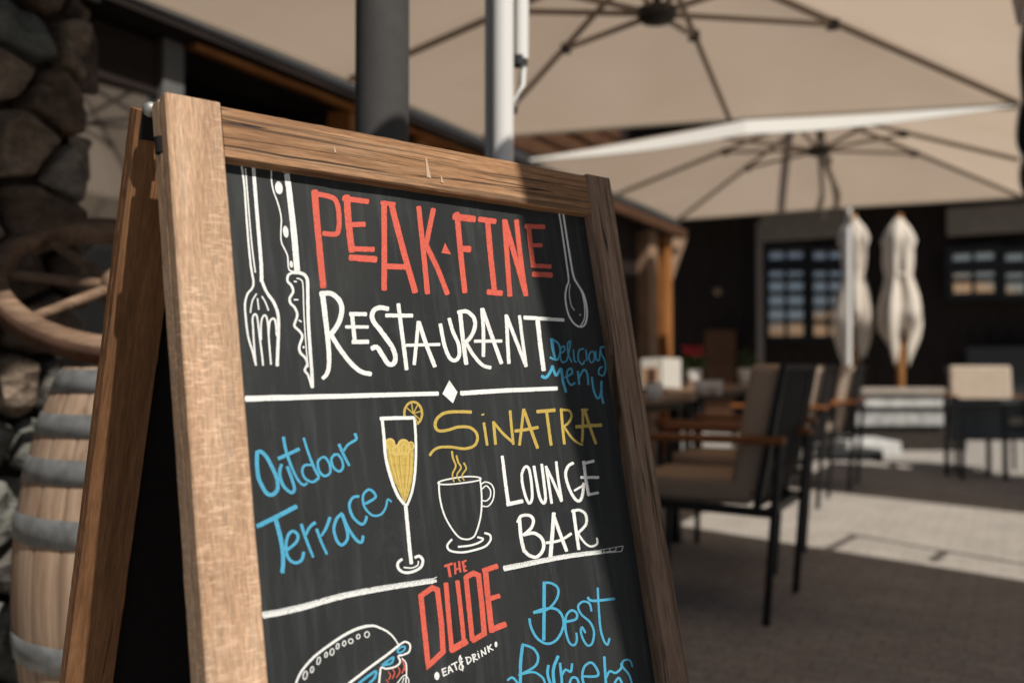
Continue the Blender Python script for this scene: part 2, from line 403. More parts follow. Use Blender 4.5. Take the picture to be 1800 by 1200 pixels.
timber('bottom_rail', FM, SW + .0008, BW - SR - .0008, -L + .12, -L + .18, -TH + .006, -.0015, M['rail_wood'], 'x', sd=4)
rail = [c for c in board.children if c.name.startswith('top_rail')][0]
for (x, y0, y1, w0) in ((.318, -.020, -.046, .0045), (.338, -.040, -.050, .003), (.19, -.026, -.034, .002)):
    sm_ = MB(); sm_.add([(x - w0 * .2, y0, -.0006), (x + w0 * .25, y0, -.0006), (x + w0 * .6, (y0 + y1) / 2, -.0006), (x + w0, y1, -.0006), (x - w0 * .5, y1 + .001, -.0006), (x - w0 * .3, (y0 + y1) / 2, -.0006)], [(5, 4, 3, 2, 1, 0)])
    obj('scuff_mark', sm_, mat('pale_scuffed_wood', (.47, .34, .23), .8, .2), rail, M=FM)
pm = MB(); pm.box((BW / 2, (-RH - L + .18) / 2, -REC - .004), (BW - 2 * SW + .016, L - .18 - RH + .016, .008))
panel = obj('panel', pm, M['board'], board, M=FM)
bk = MB(); bk.box((BW / 2, (-RH - L + .18) / 2, -REC - .0115), (BW - 2 * SW + .01, L - .18 - RH + .01, .005))
obj('panel_backing', bk, M['board_back'], board, M=FM)
# dark capsule painting the shaded hollow of the mortise in the stile's outer edge
ms = MB(); ms.tube([(-.0004, -.040, -.0215), (-.0004, -.057, -.0215)], .0052, 14)
obj('mortise_shade', ms, M['board_back'], board, M=FM)
# rear frame, leaning the other way from the hinge
HG = FM @ V((0, 0.017, -TH - .036))
R_LEAN = .33
bu2 = V((0, 0, math.cos(R_LEAN))) - nh * math.sin(R_LEAN); bn2 = bh.cross(bu2)
BM = Matrix.Translation(V((HG.x, HG.y, HG.z - .004))) @ Matrix((bh, bu2, bn2)).transposed().to_4x4()
L2 = (HG.z - .004) / bu2.z
TB = .026
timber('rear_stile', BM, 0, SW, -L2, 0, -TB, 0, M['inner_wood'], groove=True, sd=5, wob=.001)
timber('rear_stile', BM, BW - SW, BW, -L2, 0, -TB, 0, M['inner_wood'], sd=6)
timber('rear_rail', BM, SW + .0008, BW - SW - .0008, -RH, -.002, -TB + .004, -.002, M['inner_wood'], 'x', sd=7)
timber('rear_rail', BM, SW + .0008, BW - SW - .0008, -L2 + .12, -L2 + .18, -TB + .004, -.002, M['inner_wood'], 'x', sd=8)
rp_ = MB(); rp_.box((BW / 2, (-RH - L2 + .18) / 2, -.013), (BW - 2 * SW + .012, L2 - .18 - RH + .012, .006))
obj('rear_panel', rp_, M['board_back'], board, M=BM)
for hx in (.012, BW - .012):
    hb = MB(); hb.bar(FM @ V((hx, .0035, -TH - .002)), FM @ V((hx, -.035, -TH - .002)), .016, .003, bn); hb.bar(FM @ V((hx, .0035, -TH)), BM @ V((hx, .0035, 0)), .016, .003); hb.bar(BM @ V((hx, 0.0, .002)), BM @ V((hx, -.03, .002)), .016, .003, bn2)
    hinge = obj('hinge', hb, M['black_metal'], board, world=True)
    kb = MB(); kb.ball(FM @ V((hx - .008, .004, -TH - .013)), .0082); kb.tube([FM @ V((hx - .008, .004, -TH - .013)), FM @ V((hx + .012, .004, -TH - .013))], .0045)
    obj('hinge_pin', kb, M['steel'], hinge, world=True)

# ------------------------------------------------------------------ lettering and drawings on the panel
ZM = {1: (.36664, 380, 260), 2: (.31665, 680, 320), 3: (.3, 420, 660), 4: (.28343, 720, 680), 5: (.2, 440, 960), 6: (.27778, 720, 940), 0: (1, 0, 0)}
PO = FM @ V((0, 0, -REC)); FMI = FM.inverted()
def pxl(p, lift):                                     # photo point -> the panel's own plane
    q = FMI @ at_pl(p[0], p[1], PO, bn); return V((q.x, q.y, -REC + .00025 + lift))
def P(s): return [tuple(float(a) for a in t.split(',')) for t in s.split()]
def smooth(pts, k=7):
    if len(pts) < 3: return pts
    out = []; n = len(pts); cl = pts[0] == pts[-1]
    for i in range(n - 1):
        p1, p2 = pts[i], pts[i + 1]
        p0 = pts[i - 1] if i else (pts[-2] if cl else pts[0]); p3 = pts[i + 2] if i + 2 < n else (pts[1] if cl else pts[-1])
        for j in range(k):
            t = j / k
            out.append(tuple(.5 * (2 * p1[a] + (p2[a] - p0[a]) * t + (2 * p0[a] - 5 * p1[a] + 4 * p2[a] - p3[a]) * t * t + (3 * p1[a] - p0[a] - 3 * p2[a] + p3[a]) * t ** 3) for a in (0, 1)))
    return out + [pts[-1]]
def word(name, colour, zoom, strokes, label=None):
    """strokes: (width, points[, end width][, 'l' for straight corners | 'f' for a filled outline])"""
    sc, ox, oy = ZM[zoom]; mb = MB(); k = 0; stc = []
    for st in strokes:
        w, pts = st[0], P(st[1]); lin = 'l' in st[2:]; fill = 'f' in st[2:]; w2 = next((x for x in st[2:] if not isinstance(x, str)), w)
        px = [(ox + x * sc, oy + y * sc) for x, y in pts]
        lift = k * 3e-5; k += 1
        if fill:
            px = px if lin else smooth(px + [px[0]])[:-1]
            mb.add([pxl(p, lift) for p in px], [list(range(len(px)))[::-1]]); stc += [(.5 + (p[0] - px[0][0]) * .004, p[1] * .01, k) for p in px]; continue
        if lin and len(px) > 2:                       # densify, keep the corners
            q = []
            for i in range(len(px) - 1): q += [px[i], tuple(px[i][a] * .9 + px[i + 1][a] * .1 for a in (0, 1)), tuple(px[i][a] * .1 + px[i + 1][a] * .9 for a in (0, 1))]
            px = q + [px[-1]]
        elif len(px) == 2: px = [tuple(px[0][a] + (px[1][a] - px[0][a]) * i / 8 for a in (0, 1)) for i in range(9)]
        else: px = smooth(px)
        clean = [px[0]]
        for p in px[1:]:
            if math.dist(p, clean[-1]) > .05: clean.append(p)
        px = clean; n = len(px); lv = []; rv = []; closed = math.dist(px[0], px[-1]) < .3
        for i, p in enumerate(px):
            a = px[i - 1] if i else (px[-2] if closed else p); b = px[i + 1] if i < n - 1 else (px[1] if closed else p)
            d1 = V((p[0] - a[0], p[1] - a[1])); d2 = V((b[0] - p[0], b[1] - p[1]))
            if d1.length < 1e-6: d1 = d2.copy()
            if d2.length < 1e-6: d2 = d1.copy()
            d1.normalize(); d2.normalize(); t = d1 + d2
            if t.length < .2: t = d1
            t.normalize(); nn = V((-t.y, t.x)); cs = max(nn.dot(V((-d1.y, d1.x))), .55)
            ww = (w + (w2 - w) * i / (n - 1)) * sc / 2 / cs
            s1 = ww * (1 + .10 * noise.noise(V((p[0] * .16, p[1] * .16, k)))); s2 = ww * (1 + .10 * noise.noise(V((p[0] * .16, p[1] * .16, k + 50))))
            lv.append((p[0] + nn.x * s1, p[1] + nn.y * s1)); rv.append((p[0] - nn.x * s2, p[1] - nn.y * s2))
        vs = []; al = 0
        for i in range(n):
            al += math.dist(px[i], px[i - 1]) * .012 if i else 0; stc += [(0, al, k), (1, al, k)]
            z = lift + 2.4e-5 * i / n; vs += [pxl(lv[i], z), pxl(rv[i], z)]
        fs = [(2 * i, 2 * i + 1, 2 * i + 3, 2 * i + 2) for i in range(n - 1)]
        mb.add(vs, fs)
        if not closed:                                # blunt, slightly rounded marker ends
            stc += [(0, 0, k), (.2, -.05, k), (.8, -.05, k), (1, 0, k), (0, al, k), (.2, al + .05, k), (.8, al + .05, k), (1, al, k)]
            for e, d in ((0, 1), (n - 1, -1)):
                q = px[e]; t = V((q[0] - px[e + d][0], q[1] - px[e + d][1])).normalized(); h = math.dist(lv[e], rv[e]) * .17
                mb.add([pxl(lv[e], lift), pxl((lv[e][0] * .8 + rv[e][0] * .2 + t.x * h, lv[e][1] * .8 + rv[e][1] * .2 + t.y * h), lift), pxl((lv[e][0] * .2 + rv[e][0] * .8 + t.x * h, lv[e][1] * .2 + rv[e][1] * .8 + t.y * h), lift), pxl(rv[e], lift)], [(0, 1, 2, 3) if d == 1 else (3, 2, 1, 0)])
    o = obj(name, mb, M[colour], panel, M=FM)
    me = o.data; ca = me.color_attributes.new('stroke', 'FLOAT_COLOR', 'POINT')
    for i, t in enumerate(stc): ca.data[i].color = (*t, 1)
    # all paint faces the viewer
    fl = [p.index for p in me.polygons if p.normal.z < 0]
    if fl:
        import bmesh
        bb = bmesh.new(); bb.from_mesh(me); bb.faces.ensure_lookup_table()
        bmesh.ops.reverse_faces(bb, faces=[bb.faces[i] for i in fl]); bb.to_mesh(me); bb.free()
    if label: o['label'] = label
    return o
def ring(cx, cy, rx, ry, rot=0, a0=0, a1=360, n=16):
    r = R(rot); o = []
    for i in range(n + 1):
        a = R(a0 + (a1 - a0) * i / n); x, y = rx * math.cos(a), ry * math.sin(a)
        o.append('%.1f,%.1f' % (cx + x * math.cos(r) - y * math.sin(r), cy + x * math.sin(r) + y * math.cos(r)))
    return ' '.join(o)

word('painted_fork', 'white', 1, [
 (10, '122,90 135,190 150,400 165,560 178,655 150,700 138,745 140,800 152,900 175,980 190,1042'),
 (7, '140,100 148,200 160,350 172,480 187,597'),
 (17, '178,94 186,200 198,350 208,470 215,560 217,640'), (14, '216,630 240,690 275,740 296,800 298,880 294,980 292,1044', 16),
 (9, '190,1042 182,960 176,860 174,815 186,797 197,818 207,900 220,1000 224,1042'), (9, '214,920 216,830 232,802 245,830 252,920 262,1038'),
 (10, '250,900 255,838 270,818 283,832 290,900'), (7, '192,700 172,735 163,790'), (7, '197,722 203,775'), (7, '218,712 235,740 250,780')], 'white fork drawing')
word('painted_knife', 'white', 1, [
 (7, '264,108 265,160 275,210 290,250 305,300 312,345 310,400 312,450 330,490 342,520 345,565 350,585 365,592'),
 (1, ring(300, 192, 18, 31, -8), 'f'), (1, ring(333, 402, 13, 29, -8), 'f'), (1, ring(359, 558, 8, 17, -8), 'f'),
 (27, '338,128 348,200 362,320 374,430 388,594', 29),
 (16, '365,597 410,602 435,628 438,680 440,800 445,900 452,1000 458,1080 460,1148'),
 (12, '372,596 345,610 342,640 360,660 368,690 352,720 356,745 375,765 388,800 378,835 375,855 400,880 412,905 398,950 402,980 425,1005 436,1035 424,1065 440,1090 458,1145'),
 (6, '385,625 405,632 415,660 420,800 430,950 440,1050'), (7, '372,640 385,642'), (7, '372,728 392,728'), (7, '395,826 408,834'), (1, ring(418, 955, 5, 6), 'f'), (7, '320,117 352,117')], 'white serrated knife drawing')
word('painted_word', 'red', 1, [
 (32, '471,206 490,430 513,668', 30), (24, '470,220 540,233 574,256 588,320 586,390 570,414 512,410'),
 (32, '625,230 634,360 650,497'), (26, '608,243 728,258'), (25, '640,368 712,367'), (25, '640,484 755,487'), (31, '640,526 766,535'),
 (27, '804,258 805,470 804,680'), (20, '790,264 856,270'), (29, '838,268 890,470 953,692'), (27, '815,568 915,572')], 'red word PEA')
word('painted_word', 'red', 2, [
 (27, '176,138 202,380 225,618', 30), (28, '258,150 235,260 217,350'), (28, '215,345 280,480 335,622'), (1, '322,338 355,402 302,393', 'f', 'l'),
 (30, '388,172 408,390 432,612'), (37, '370,192 487,207'), (36, '405,370 461,374'),
 (30, '510,207 602,220'), (30, '558,215 576,420 597,615'), (31, '558,610 637,618'),
 (28, '652,212 666,420 682,632'), (29, '654,218 768,618'), (27, '718,213 740,420 770,630'),
 (27, '784,238 796,350 812,470'), (26, '768,246 873,250'), (22, '795,352 858,352'), (24, '800,464 908,470'), (29, '808,512 913,517')], 'red word K FINE with a small triangle')
word('painted_spoon', 'white', 2, [
 (8, '955,170 970,260 990,400 1008,540 998,580 990,640 1003,720 1030,775 1065,802 1095,795 1110,750 1108,690 1090,620 1060,570 1035,520 1010,380 978,175', 10),
 (4, '1017,565 1012,620 1022,680 1040,712'), (6, '1060,570 1085,625 1098,700 1095,760 1075,797'), (5, '1068,738 1076,735')], 'white spoon drawing')
word('painted_word', 'white', 1, [
 (26, '508,690 525,830 538,950 540,1040 530,1082 510,1105', 18), (24, '498,702 545,697 585,725 602,770 590,830 560,880 530,910'), (22, '545,888 590,960 640,1025 690,1070 742,1084'),
 (20, '650,790 664,935'), (20, '640,796 719,797'), (16, '620,858 728,858'), (21, '652,930 729,929'),
 (23, '824,772 780,766 751,785 750,825 790,880 840,950 858,1000 850,1033 825,1035 800,1000 770,956 744,962'),
 (19, '872,748 890,890 912,1062'), (19, '812,803 940,804'),
 (17, '968,832 960,920 948,1038'), (20, '970,834 1005,940 1047,1048'), (15, '910,946 1071,942')], 'white word RESTA')
word('painted_word', 'white', 2, [
 (21, '296,788 318,900 345,970 375,990 400,965 397,900 366,830 345,757'),
 (24, '405,715 420,860 440,1010'), (22, '393,724 440,718 480,750 488,800 465,860 425,895'), (20, '432,880 480,960 530,1015 576,1030'),
 (20, '527,702 535,830 535,967'), (22, '530,704 580,850 635,1006'), (18, '485,883 637,882'),
 (20, '662,738 668,870 676,1006'), (20, '664,745 720,890 772,1023'), (18, '735,742 752,880 772,1020'),
 (25, '835,762 850,900 869,1045'), (23, '760,752 860,758 981,766', 18)], 'white word URANT')
word('painted_word', 'blue', 2, [
 (21, '915,870 922,930 935,985', 12), (12, '915,872 950,895 962,940 945,985 905,972'), (8, '955,955 985,935 982,910 965,925 962,970 975,1000 1000,988'),
 (8, '1000,985 1012,930 1018,885 1003,897 1005,950 1025,1000'), (8, '1035,930 1040,990 1052,998'), (8, '1092,925 1065,935 1062,985 1085,1012 1097,990'), (8, '1103,930 1110,992'),
 (8, '1135,940 1120,965 1130,1000 1148,990 1150,950 1135,940'), (8, '1157,940 1162,985 1178,985 1182,938'), (9, '1206,915 1185,920 1190,955 1208,990 1212,1040 1200,1072 1176,1065 1178,1035 1196,1024'),
 (18, '858,1076 880,1085 905,1055 918,1020', 14), (15, '918,1020 930,1060 942,1070 965,1038 975,1100 993,1166'),
 (11, '985,1085 1025,1062 1020,1035 1000,1050 1000,1095 1020,1125 1042,1114'), (12, '1058,1050 1066,1122'), (11, '1065,1085 1090,1042 1110,1062 1116,1125'),
 (12, '1136,1082 1145,1150 1165,1198 1184,1180 1190,1105'), (12, '1188,1110 1190,1180 1200,1228')], 'blue words Delicious Menu')
word('painted_rule', 'white', 0, [(10.5, '432,700.5 540,697.5 770,691.5', 7.5), (8.5, '810,691 890,686 979,682.5', 7)], 'white rule in two halves')
word('painted_diamond', 'white', 0, [(1, '789.5,668 804,689 796,708.5 777.5,692', 'f', 'l')])
word('painted_word', 'blue', 3, [
 (22, '100,452 128,445 165,482 205,560 226,620 222,672 190,698 155,680 115,600 105,520 106,455', 24),
 (19, '248,520 238,575 260,645 305,684 324,662 308,600 282,533'), (19, '260,360 275,440 310,540 345,610 378,640 398,628', 14), (21, '230,486 352,430'),
 (14, '425,523 385,525 370,555 385,600 430,622 468,598', 16), (14, '378,365 405,450 440,540 468,592', 18),
 (15, '480,483 460,510 470,560 500,587 532,568 530,520 505,480 480,483'), (15, '562,458 540,490 555,540 588,560 608,535 600,490 578,462 556,466'),
 (19, '585,402 610,460 645,527', 15), (14, '612,440 640,402 685,372 678,340', 18)], 'blue word Outdoor')
word('painted_word', 'blue', 3, [
 (27, '107,882 220,826 336,765'), (26, '215,842 245,960 258,1060 254,1152', 24), (18, '280,1020 330,980 346,940 320,910 290,930 275,990 285,1060 325,1095 365,1080 379,1033'),
 (19, '364,870 390,950 434,1062', 16), (16, '392,930 412,888 446,860', 20), (18, '454,898 480,970 514,1044', 15), (16, '482,938 510,890 532,830', 19),
 (18, '602,805 570,840 555,900 575,970 605,990 635,950 625,880 600,808'), (18, '604,810 640,895 690,965 718,972 726,938'),
 (17, '702,706 665,715 645,760 665,825 710,868 735,860 747,823'), (17, '738,750 797,714 785,680 755,668 725,705 735,770 780,817 830,812 858,772 870,725 892,738', 12)], 'blue word Terrace')
word('painted_glass', 'white', 3, [
 (23, '828,252 920,248 1027,247', 20), (18, '838,245 848,350 860,480 890,600 930,700 972,757'), (15, '1028,248 1036,400 1032,550 1015,670 985,757'),
 (21, '975,752 987,880 1000,1020 1009,1100', 22), (16, '955,1074 930,1097 935,1130 970,1152 1020,1146 1065,1120 1076,1080 1055,1056 1030,1065'), (8, '965,1122 1010,1125 1045,1110 1050,1085')], 'white champagne flute drawing')
word('painted_drink', 'yellow', 3, [
 (1, '860,384 882,372 905,392 925,402 940,380 968,378 995,394 1014,402 1022,425 1024,480 1018,580 1002,670 978,735 965,735 925,650 886,560 868,450', 'f')], 'yellow drink in the painted flute')
word('painted_drink_swirl', 'yellow_light', 3, [
 (13, ring(884, 396, 24, 24, 0, 90, 400)), (12, ring(966, 420, 34, 44, -10)), (8, ring(966, 424, 15, 24)), (10, ring(1006, 412, 16, 22)), (11, ring(920, 440, 18, 26)),
 (8, '880,430 895,520 925,620'), (7, '915,470 930,580 955,690'), (8, '990,460 985,580 970,710'), (7, '1010,450 1005,560 985,680'), (6, '945,480 955,600 968,700')])
word('painted_drink_streaks', 'yellow_dark', 3, [(3, '872,440 890,540 930,645'), (3, '902,450 918,560 945,660'), (3, '975,480 970,600 966,690'), (3, '1000,450 996,570 980,680'), (3, '938,470 944,560 958,640')])  # darker yellow streak lines in the drawn drink
word('painted_lemon', 'yellow', 3, [(14, ring(1020, 222, 52, 68, 0, 155, 425)), (7, '1020,222 985,190'), (7, '1020,222 1010,160'), (7, '1020,222 1046,172'), (7, '1020,222 1066,208'), (7, '1022,222 1064,262'), (7, '1030,240 1050,285')], 'yellow lemon slice drawing')
word('painted_word', 'yellow', 4, [
 (20, '382,155 300,153 220,160 170,195 158,240 178,270 230,268 300,248 370,250 410,280 420,320 400,363 340,382 260,372 190,373 150,390 124,424', 16),
 (17, '460,222 480,360'), (10, '445,173 461,168'), (18, '519,215 532,355'), (17, '523,222 580,290 642,345'), (17, '622,147 630,240 642,355'),
 (17, '705,138 692,260 680,360'), (20, '706,138 742,240 792,378'), (20, '652,273 720,264 795,250'), (22, '788,153 900,143'), (19, '848,155 862,260 876,360'),
 (17, '938,135 946,240 958,353'), (15, '932,142 985,146 1002,180 985,220 945,252'), (14, '955,245 1000,310 1040,345 1071,358'),
 (16, '1072,142 1072,240 1068,340'), (18, '1082,140 1110,230 1153,352'), (15, '1062,142 1102,140'), (21, '1028,247 1110,240 1188,236')], 'yellow word SINATRA')
word('painted_steam', 'yellow', 4, [(13, '262,398 268,440 285,490 265,540 274,587', 9), (12, '290,424 300,465 318,500 292,545 312,584', 8), (11, '335,470 350,505 325,545 337,579', 8)])
word('painted_cup', 'white', 4, [
 (9, '178,590 220,575 300,560 380,554 436,562 430,577 360,590 260,602 190,602 178,590'), (10, '181,592 186,680 210,780 250,860 300,925 345,943 385,935 410,905 440,800 446,680 436,565'),
 (8, '445,600 470,588 505,602 523,642 515,700 485,738 445,736'), (8, '450,630 475,612 500,640 498,680 475,705 450,702'),
 (13, '261,944 233,980 250,1013 320,1024 400,1010 470,985 501,945 495,915 464,904'), (12, '300,990 380,980 435,960 454,940 420,930')], 'white coffee cup drawing')
word('painted_word', 'white', 4, [
 (19, '574,428 592,580 613,732', 23), (25, '603,727 700,706'), (17, '716,495 695,545 705,630 735,716 758,692 755,600 740,510 716,495'), (18, '770,490 785,580 805,680 830,719 842,690 832,590 818,478'),
 (17, '845,490 862,600 880,720'), (17, '848,500 895,600 941,708'), (17, '908,463 920,570 942,702'), (18, '1014,470 982,490 966,540 985,620 1022,690 1054,704 1072,660 1078,595'), (13, '1020,642 1080,606'),
 (19, '1078,460 1090,560 1108,668'), (17, '1072,476 1141,458'), (17, '1060,560 1171,560'), (17, '1103,667 1169,655')], 'white word LOUNGE')
word('painted_word', 'white', 4, [
 (22, '681,820 690,930 711,1022'), (19, '669,838 690,800 740,795 766,822 755,870 705,917'), (21, '705,915 770,905 820,940 829,1000 790,1052 740,1042 704,1005'),
 (24, '893,780 885,900 872,1052'), (21, '890,788 925,890 973,1016'), (17, '845,965 930,950 1002,908'), (20, '1014,760 1030,880 1048,1006'), (17, '1004,771 1050,762 1090,790 1092,850 1040,907'), (13, '1042,905 1080,960 1120,987 1160,972 1160,935')], 'white word BAR')
word('painted_rule', 'white_dry', 6, [(36, '598,210 750,180 900,150 1060,124 1210,106', 26), (4, '1205,93 1350,68'), (5, '1208,115 1342,102'), (5, '1349,68 1341,103'), (6, '1225,112 1228,92'), (6, '1262,108 1266,84'), (5, '1300,104 1306,80'), (6, '1222,108 1300,100')], 'white rule with a dry brushed end under BAR')
word('painted_rule', 'white_dry', 5, [(60, '115,602 300,568 500,520 700,462 900,414 1200,360 1450,322 1600,300', 46), (8, '1590,288 1638,268'), (30, '1580,308 1632,300', 26)], 'white rule above the burger')
word('painted_word', 'red', 6, [
 (15, '220,196 270,180'), (17, '243,188 256,262'), (13, '285,175 289,246'), (13, '311,165 320,234'), (12, '284,220 318,207'), (14, '335,165 346,232'), (12, '330,174 356,160'), (11, '340,202 355,196'), (11, '344,230 361,222'),
 (34, '69,384 142,332 174,346 200,560 211,735 116,826 92,600 69,384', 'l'),
 (31, '228,304 246,520 266,735'), (42, '258,728 358,670'), (28, '300,290 322,480 344,690'),
 (32, '354,262 374,460 394,662', 'l'), (34, '352,268 400,240 434,254 456,450 470,622 394,668', 'l'),
 (36, '476,218 496,420 518,612'), (33, '462,226 552,196'), (31, '500,404 566,383'), (38, '508,600 604,562')], 'red words THE DUDE')
word('painted_word', 'white', 6, [
 (1, ring(172, 890, 16, 25), 'f'), (9, '205,845 216,892'), (8, '202,849 229,838'), (8, '208,868 229,859'), (8, '214,889 236,879'), (8, '246,830 246,876'), (9, '248,826 273,864'), (7, '242,857 268,849'),
 (9, '262,819 299,801'), (9, '283,812 296,852'), (7, '330,784 316,766 312,790 322,810 338,830 330,850 312,842 318,815 335,797'), (7, '318,758 327,810 334,858'),
 (9, '356,772 366,816'), (8, '350,774 378,772 386,790 368,814'), (9, '396,755 405,802'), (8, '391,757 412,753 410,770 400,780 429,786'), (9, '430,746 439,777'), (6, '427,733 430,736'), (8, '450,726 458,767'), (8, '450,730 478,752'), (8, '472,710 481,752'),
 (9, '489,700 500,740'), (8, '513,690 495,714'), (8, '496,712 526,726'), (1, ring(543, 690, 9, 18), 'f')], 'white words EAT & DRINK')
seeds = []
for (x, y, rx, ry) in [(480, 1130, 17, 36), (540, 1080, 13, 26), (598, 1002, 14, 33), (663, 950, 11, 22), (716, 925, 17, 28), (765, 875, 12, 23), (822, 850, 14, 22), (880, 830, 19, 20), (945, 790, 14, 20), (1022, 772, 20, 26)]:
    seeds.append((9, ring(x, y, rx, ry, 12)))
word('painted_burger', 'white', 5, [
 (17, '398,1202 440,1110 500,1030 580,950 700,860 820,780 930,725 1020,698', 27), (25, '1015,700 1060,695 1110,702 1200,745 1260,800 1300,862', 11),
 (22, '1312,860 1200,950 1050,1060 865,1202'), (16, '1310,862 1360,835 1402,862 1395,920 1350,948 1300,962 1316,1010 1280,1050 1200,1072 1150,1062 1140,1100 1130,1202'),
 (11, '1330,980 1365,1020 1371,1100 1364,1202'), (9, '1288,1202 1350,1130 1386,1160 1392,1202'), (8, '1330,1202 1350,1150')] + seeds, 'white burger drawing')
word('painted_salad', 'blue', 5, [(17, ring(1326, 904, 38, 20, -35)), (20, '1160,1040 1210,1000 1256,972 1242,1020 1200,1035 1160,1040'), (22, '950,1202 1030,1140 1102,1094 1092,1150 1040,1202')])
word('painted_patty', 'red', 5, [(10, '1336,990 1350,1060 1330,1112'), (10, '1300,1058 1312,1100 1282,1150'), (10, '1250,1075 1266,1110 1246,1160'), (10, '1212,1100 1230,1130 1216,1166'), (9, '1194,1168 1212,1192'), (9, '1355,1040 1356,1090')])
word('painted_word', 'blue', 6, [
 (21, '851,296 850,480 848,662'), (15, '843,302 890,302 936,332 935,390 895,450 850,478 783,490'), (16, '783,488 850,466 920,465 965,510 971,580 930,660 870,686 810,655 770,590 757,528'),
 (16, '986,547 1050,531 1056,495 1025,475 990,510 985,590 1005,670 1035,696 1056,670 1054,618', 14), (14, '1150,480 1135,430 1095,420 1065,450 1085,500 1140,550 1165,610 1155,680 1125,697 1095,655 1082,605 1090,582 1111,617'),
 (14, '1189,333 1195,450 1205,580 1225,660 1250,692 1263,652'), (17, '1125,394 1160,415 1297,401')], 'blue word Best')
word('painted_word', 'blue', 6, [
 (20, '715,692 702,800 700,940'), (16, '712,690 780,715 812,770 790,830 690,886'), (14, '690,884 780,865 840,900 858,945'), (15, '618,917 650,900 688,940'),
 (18, '877,822 872,880 892,945'), (20, '938,764 908,850 914,945'), (17, '950,808 960,900 962,945'), (15, '962,885 985,850 1018,862 1026,812'), (15, '1008,945 1025,902 1056,905 1072,945'),
 (16, '1088,892 1186,889 1180,840 1145,805 1105,830 1090,890 1102,945'), (17, '1230,768 1235,860 1241,945'), (15, '1242,900 1264,860 1300,870 1335,842 1339,808'), (13, '1407,832 1390,790 1350,795 1345,830 1385,880 1407,945'), (14, '1288,945 1320,902 1346,945')], 'blue word Burgers')

# ------------------------------------------------------------------ parasols
def canopy_parasol(cs, hubp, apex, label, near_flap=0, mast=None, group='beige parasols open over the terrace', cloth='canopy', scallop=.03):
    """cs: corners NL, NR, FR, FL of the cloth"""
    ctr = sum(cs, V()) / 4; base = mast if mast is not None else V((ctr.x, ctr.y, 0))
    t = thing('parasol', label, 'parasol', (base.x, base.y, 0), 0, group)
    top = V((hubp.x, hubp.y, apex))
    mids = [(cs[i] + cs[(i + 1) % 4]) / 2 + V((0, 0, near_flap if near_flap and i == 0 else .012)) for i in range(4)]
    rim = []
    for i in range(4): rim += [cs[i], mids[i]]
    mb = MB(); K, Sg = 10, 8
    rings = []
    for k in range(K + 1):
        rr = []
        for e in range(8):
            a, b = rim[e], rim[(e + 1) % 8]
            for j in range(Sg):
                f = j / Sg; p = a.lerp(b, f); p = p + (top - p).normalized() * (scallop * math.sin(math.pi * f)) 
                q = top.lerp(p, .003 + .997 * k / K)
                q.z -= .05 * math.sin(math.pi * f) * (k / K) * (1 - .75 * k / K) 
                rr.append(q)
        rings.append(rr)
    n = 8 * Sg
    mb.add([v for r in rings for v in r], [(k * n + j, k * n + (j + 1) % n, (k + 1) * n + (j + 1) % n, (k + 1) * n + j) for k in range(K) for j in range(n)], True)
    can = obj('canopy', mb, M[cloth], t, world=True)
    hm = MB(); outer = rings[-1]; z = V((0, 0, 1))
    for j in range(n):
        a, b = outer[j], outer[(j + 1) % n]; e = j // Sg
        o = ((cs[(e // 2 + 1) % 4] - cs[e // 2]).cross(z)); o.z = 0; o.normalize()
        def drop(jj):                                  # hem, or the flap that flares out and down along the near edge
            if near_flap and e in (0, 1): h = .012 + near_flap * math.sin(math.pi * min(jj / (2 * Sg), 1)); return o * (.75 * h) - z * h
            return o * .004 - z * .014
        d0, d1 = drop(j), drop(j + 1); th = o * -.004 + z * -.003
        hm.add([a + d0, b + d1, b + z * .004, a + z * .004, a + d0 + th, b + d1 + th, b + th, a + th],
               [(0, 1, 2, 3), (7, 6, 5, 4), (0, 4, 5, 1), (3, 2, 6, 7)])
    obj('hem', hm, M['hem'], t, world=True)
    for e in range(8):
        p = rim[e]; dr = V((0, 0, -.018)); rb = MB(); a = top + V((0, 0, -.04)); q = p.lerp(a, .015)
        rb.bar(a, q + dr, .018, .026)
        rib = obj('rib', rb, M['rib'], t, world=True)
        j = a.lerp(q + dr, .44) + V((0, 0, -.012)); sb = MB(); sb.bar(hubp, j, .014, .022)
        obj('strut', sb, M['rib'], rib, world=True)
        jb = MB(); jb.box(j, (.05, .035, .045)); obj('joint', jb, M['hub'], rib, world=True)
    hb = MB(); hb.lathe([(.001, -.035), (.07, -.03), (.085, -.01), (.085, .02), (.05, .035), (.001, .036)], 16, hubp); hb.tube([hubp, top], .018)
    obj('hub', hb, M['hub'], t, world=True)
    return t, top

Z0 = 2.30
# the one overhead
cs = [un(-2.93, 2.35, Z0), un(.08, 2.30, 2.30), un(.03, 5.54, 2.272), un(-2.87, 4.94, Z0)]
bigm = V((at_y(880, 300, 2.15).x, 2.15, 0))
big, btop = canopy_parasol(cs, at_z(1155, 25, 2.40), 2.74, 'large beige parasol overhead, hung from the silver mast beside the signboard', mast=bigm)
mm = MB(); mm.tube([bigm + V((.004, 0, .0)), bigm + V((.004, 0, 3.15))], .026, 28)
mast = obj('mast', mm, M['alu_white'], big, world=True)
mp = MB(); mp.box(bigm + V((-.028, .006, 1.575)), (.016, .03, 3.15)); obj('mast_slot', mp, M['profile'], mast, world=True)
cr = MB(); cp = at_y(916, 60, 2.19); cp.z = 0
cr.tube([cp + V((0, 0, 1.612)), cp + V((0.004, 0, 2.5))], .0175, 20); crk = obj('crank_tube', cr, M['alu_white'], big, world=True)
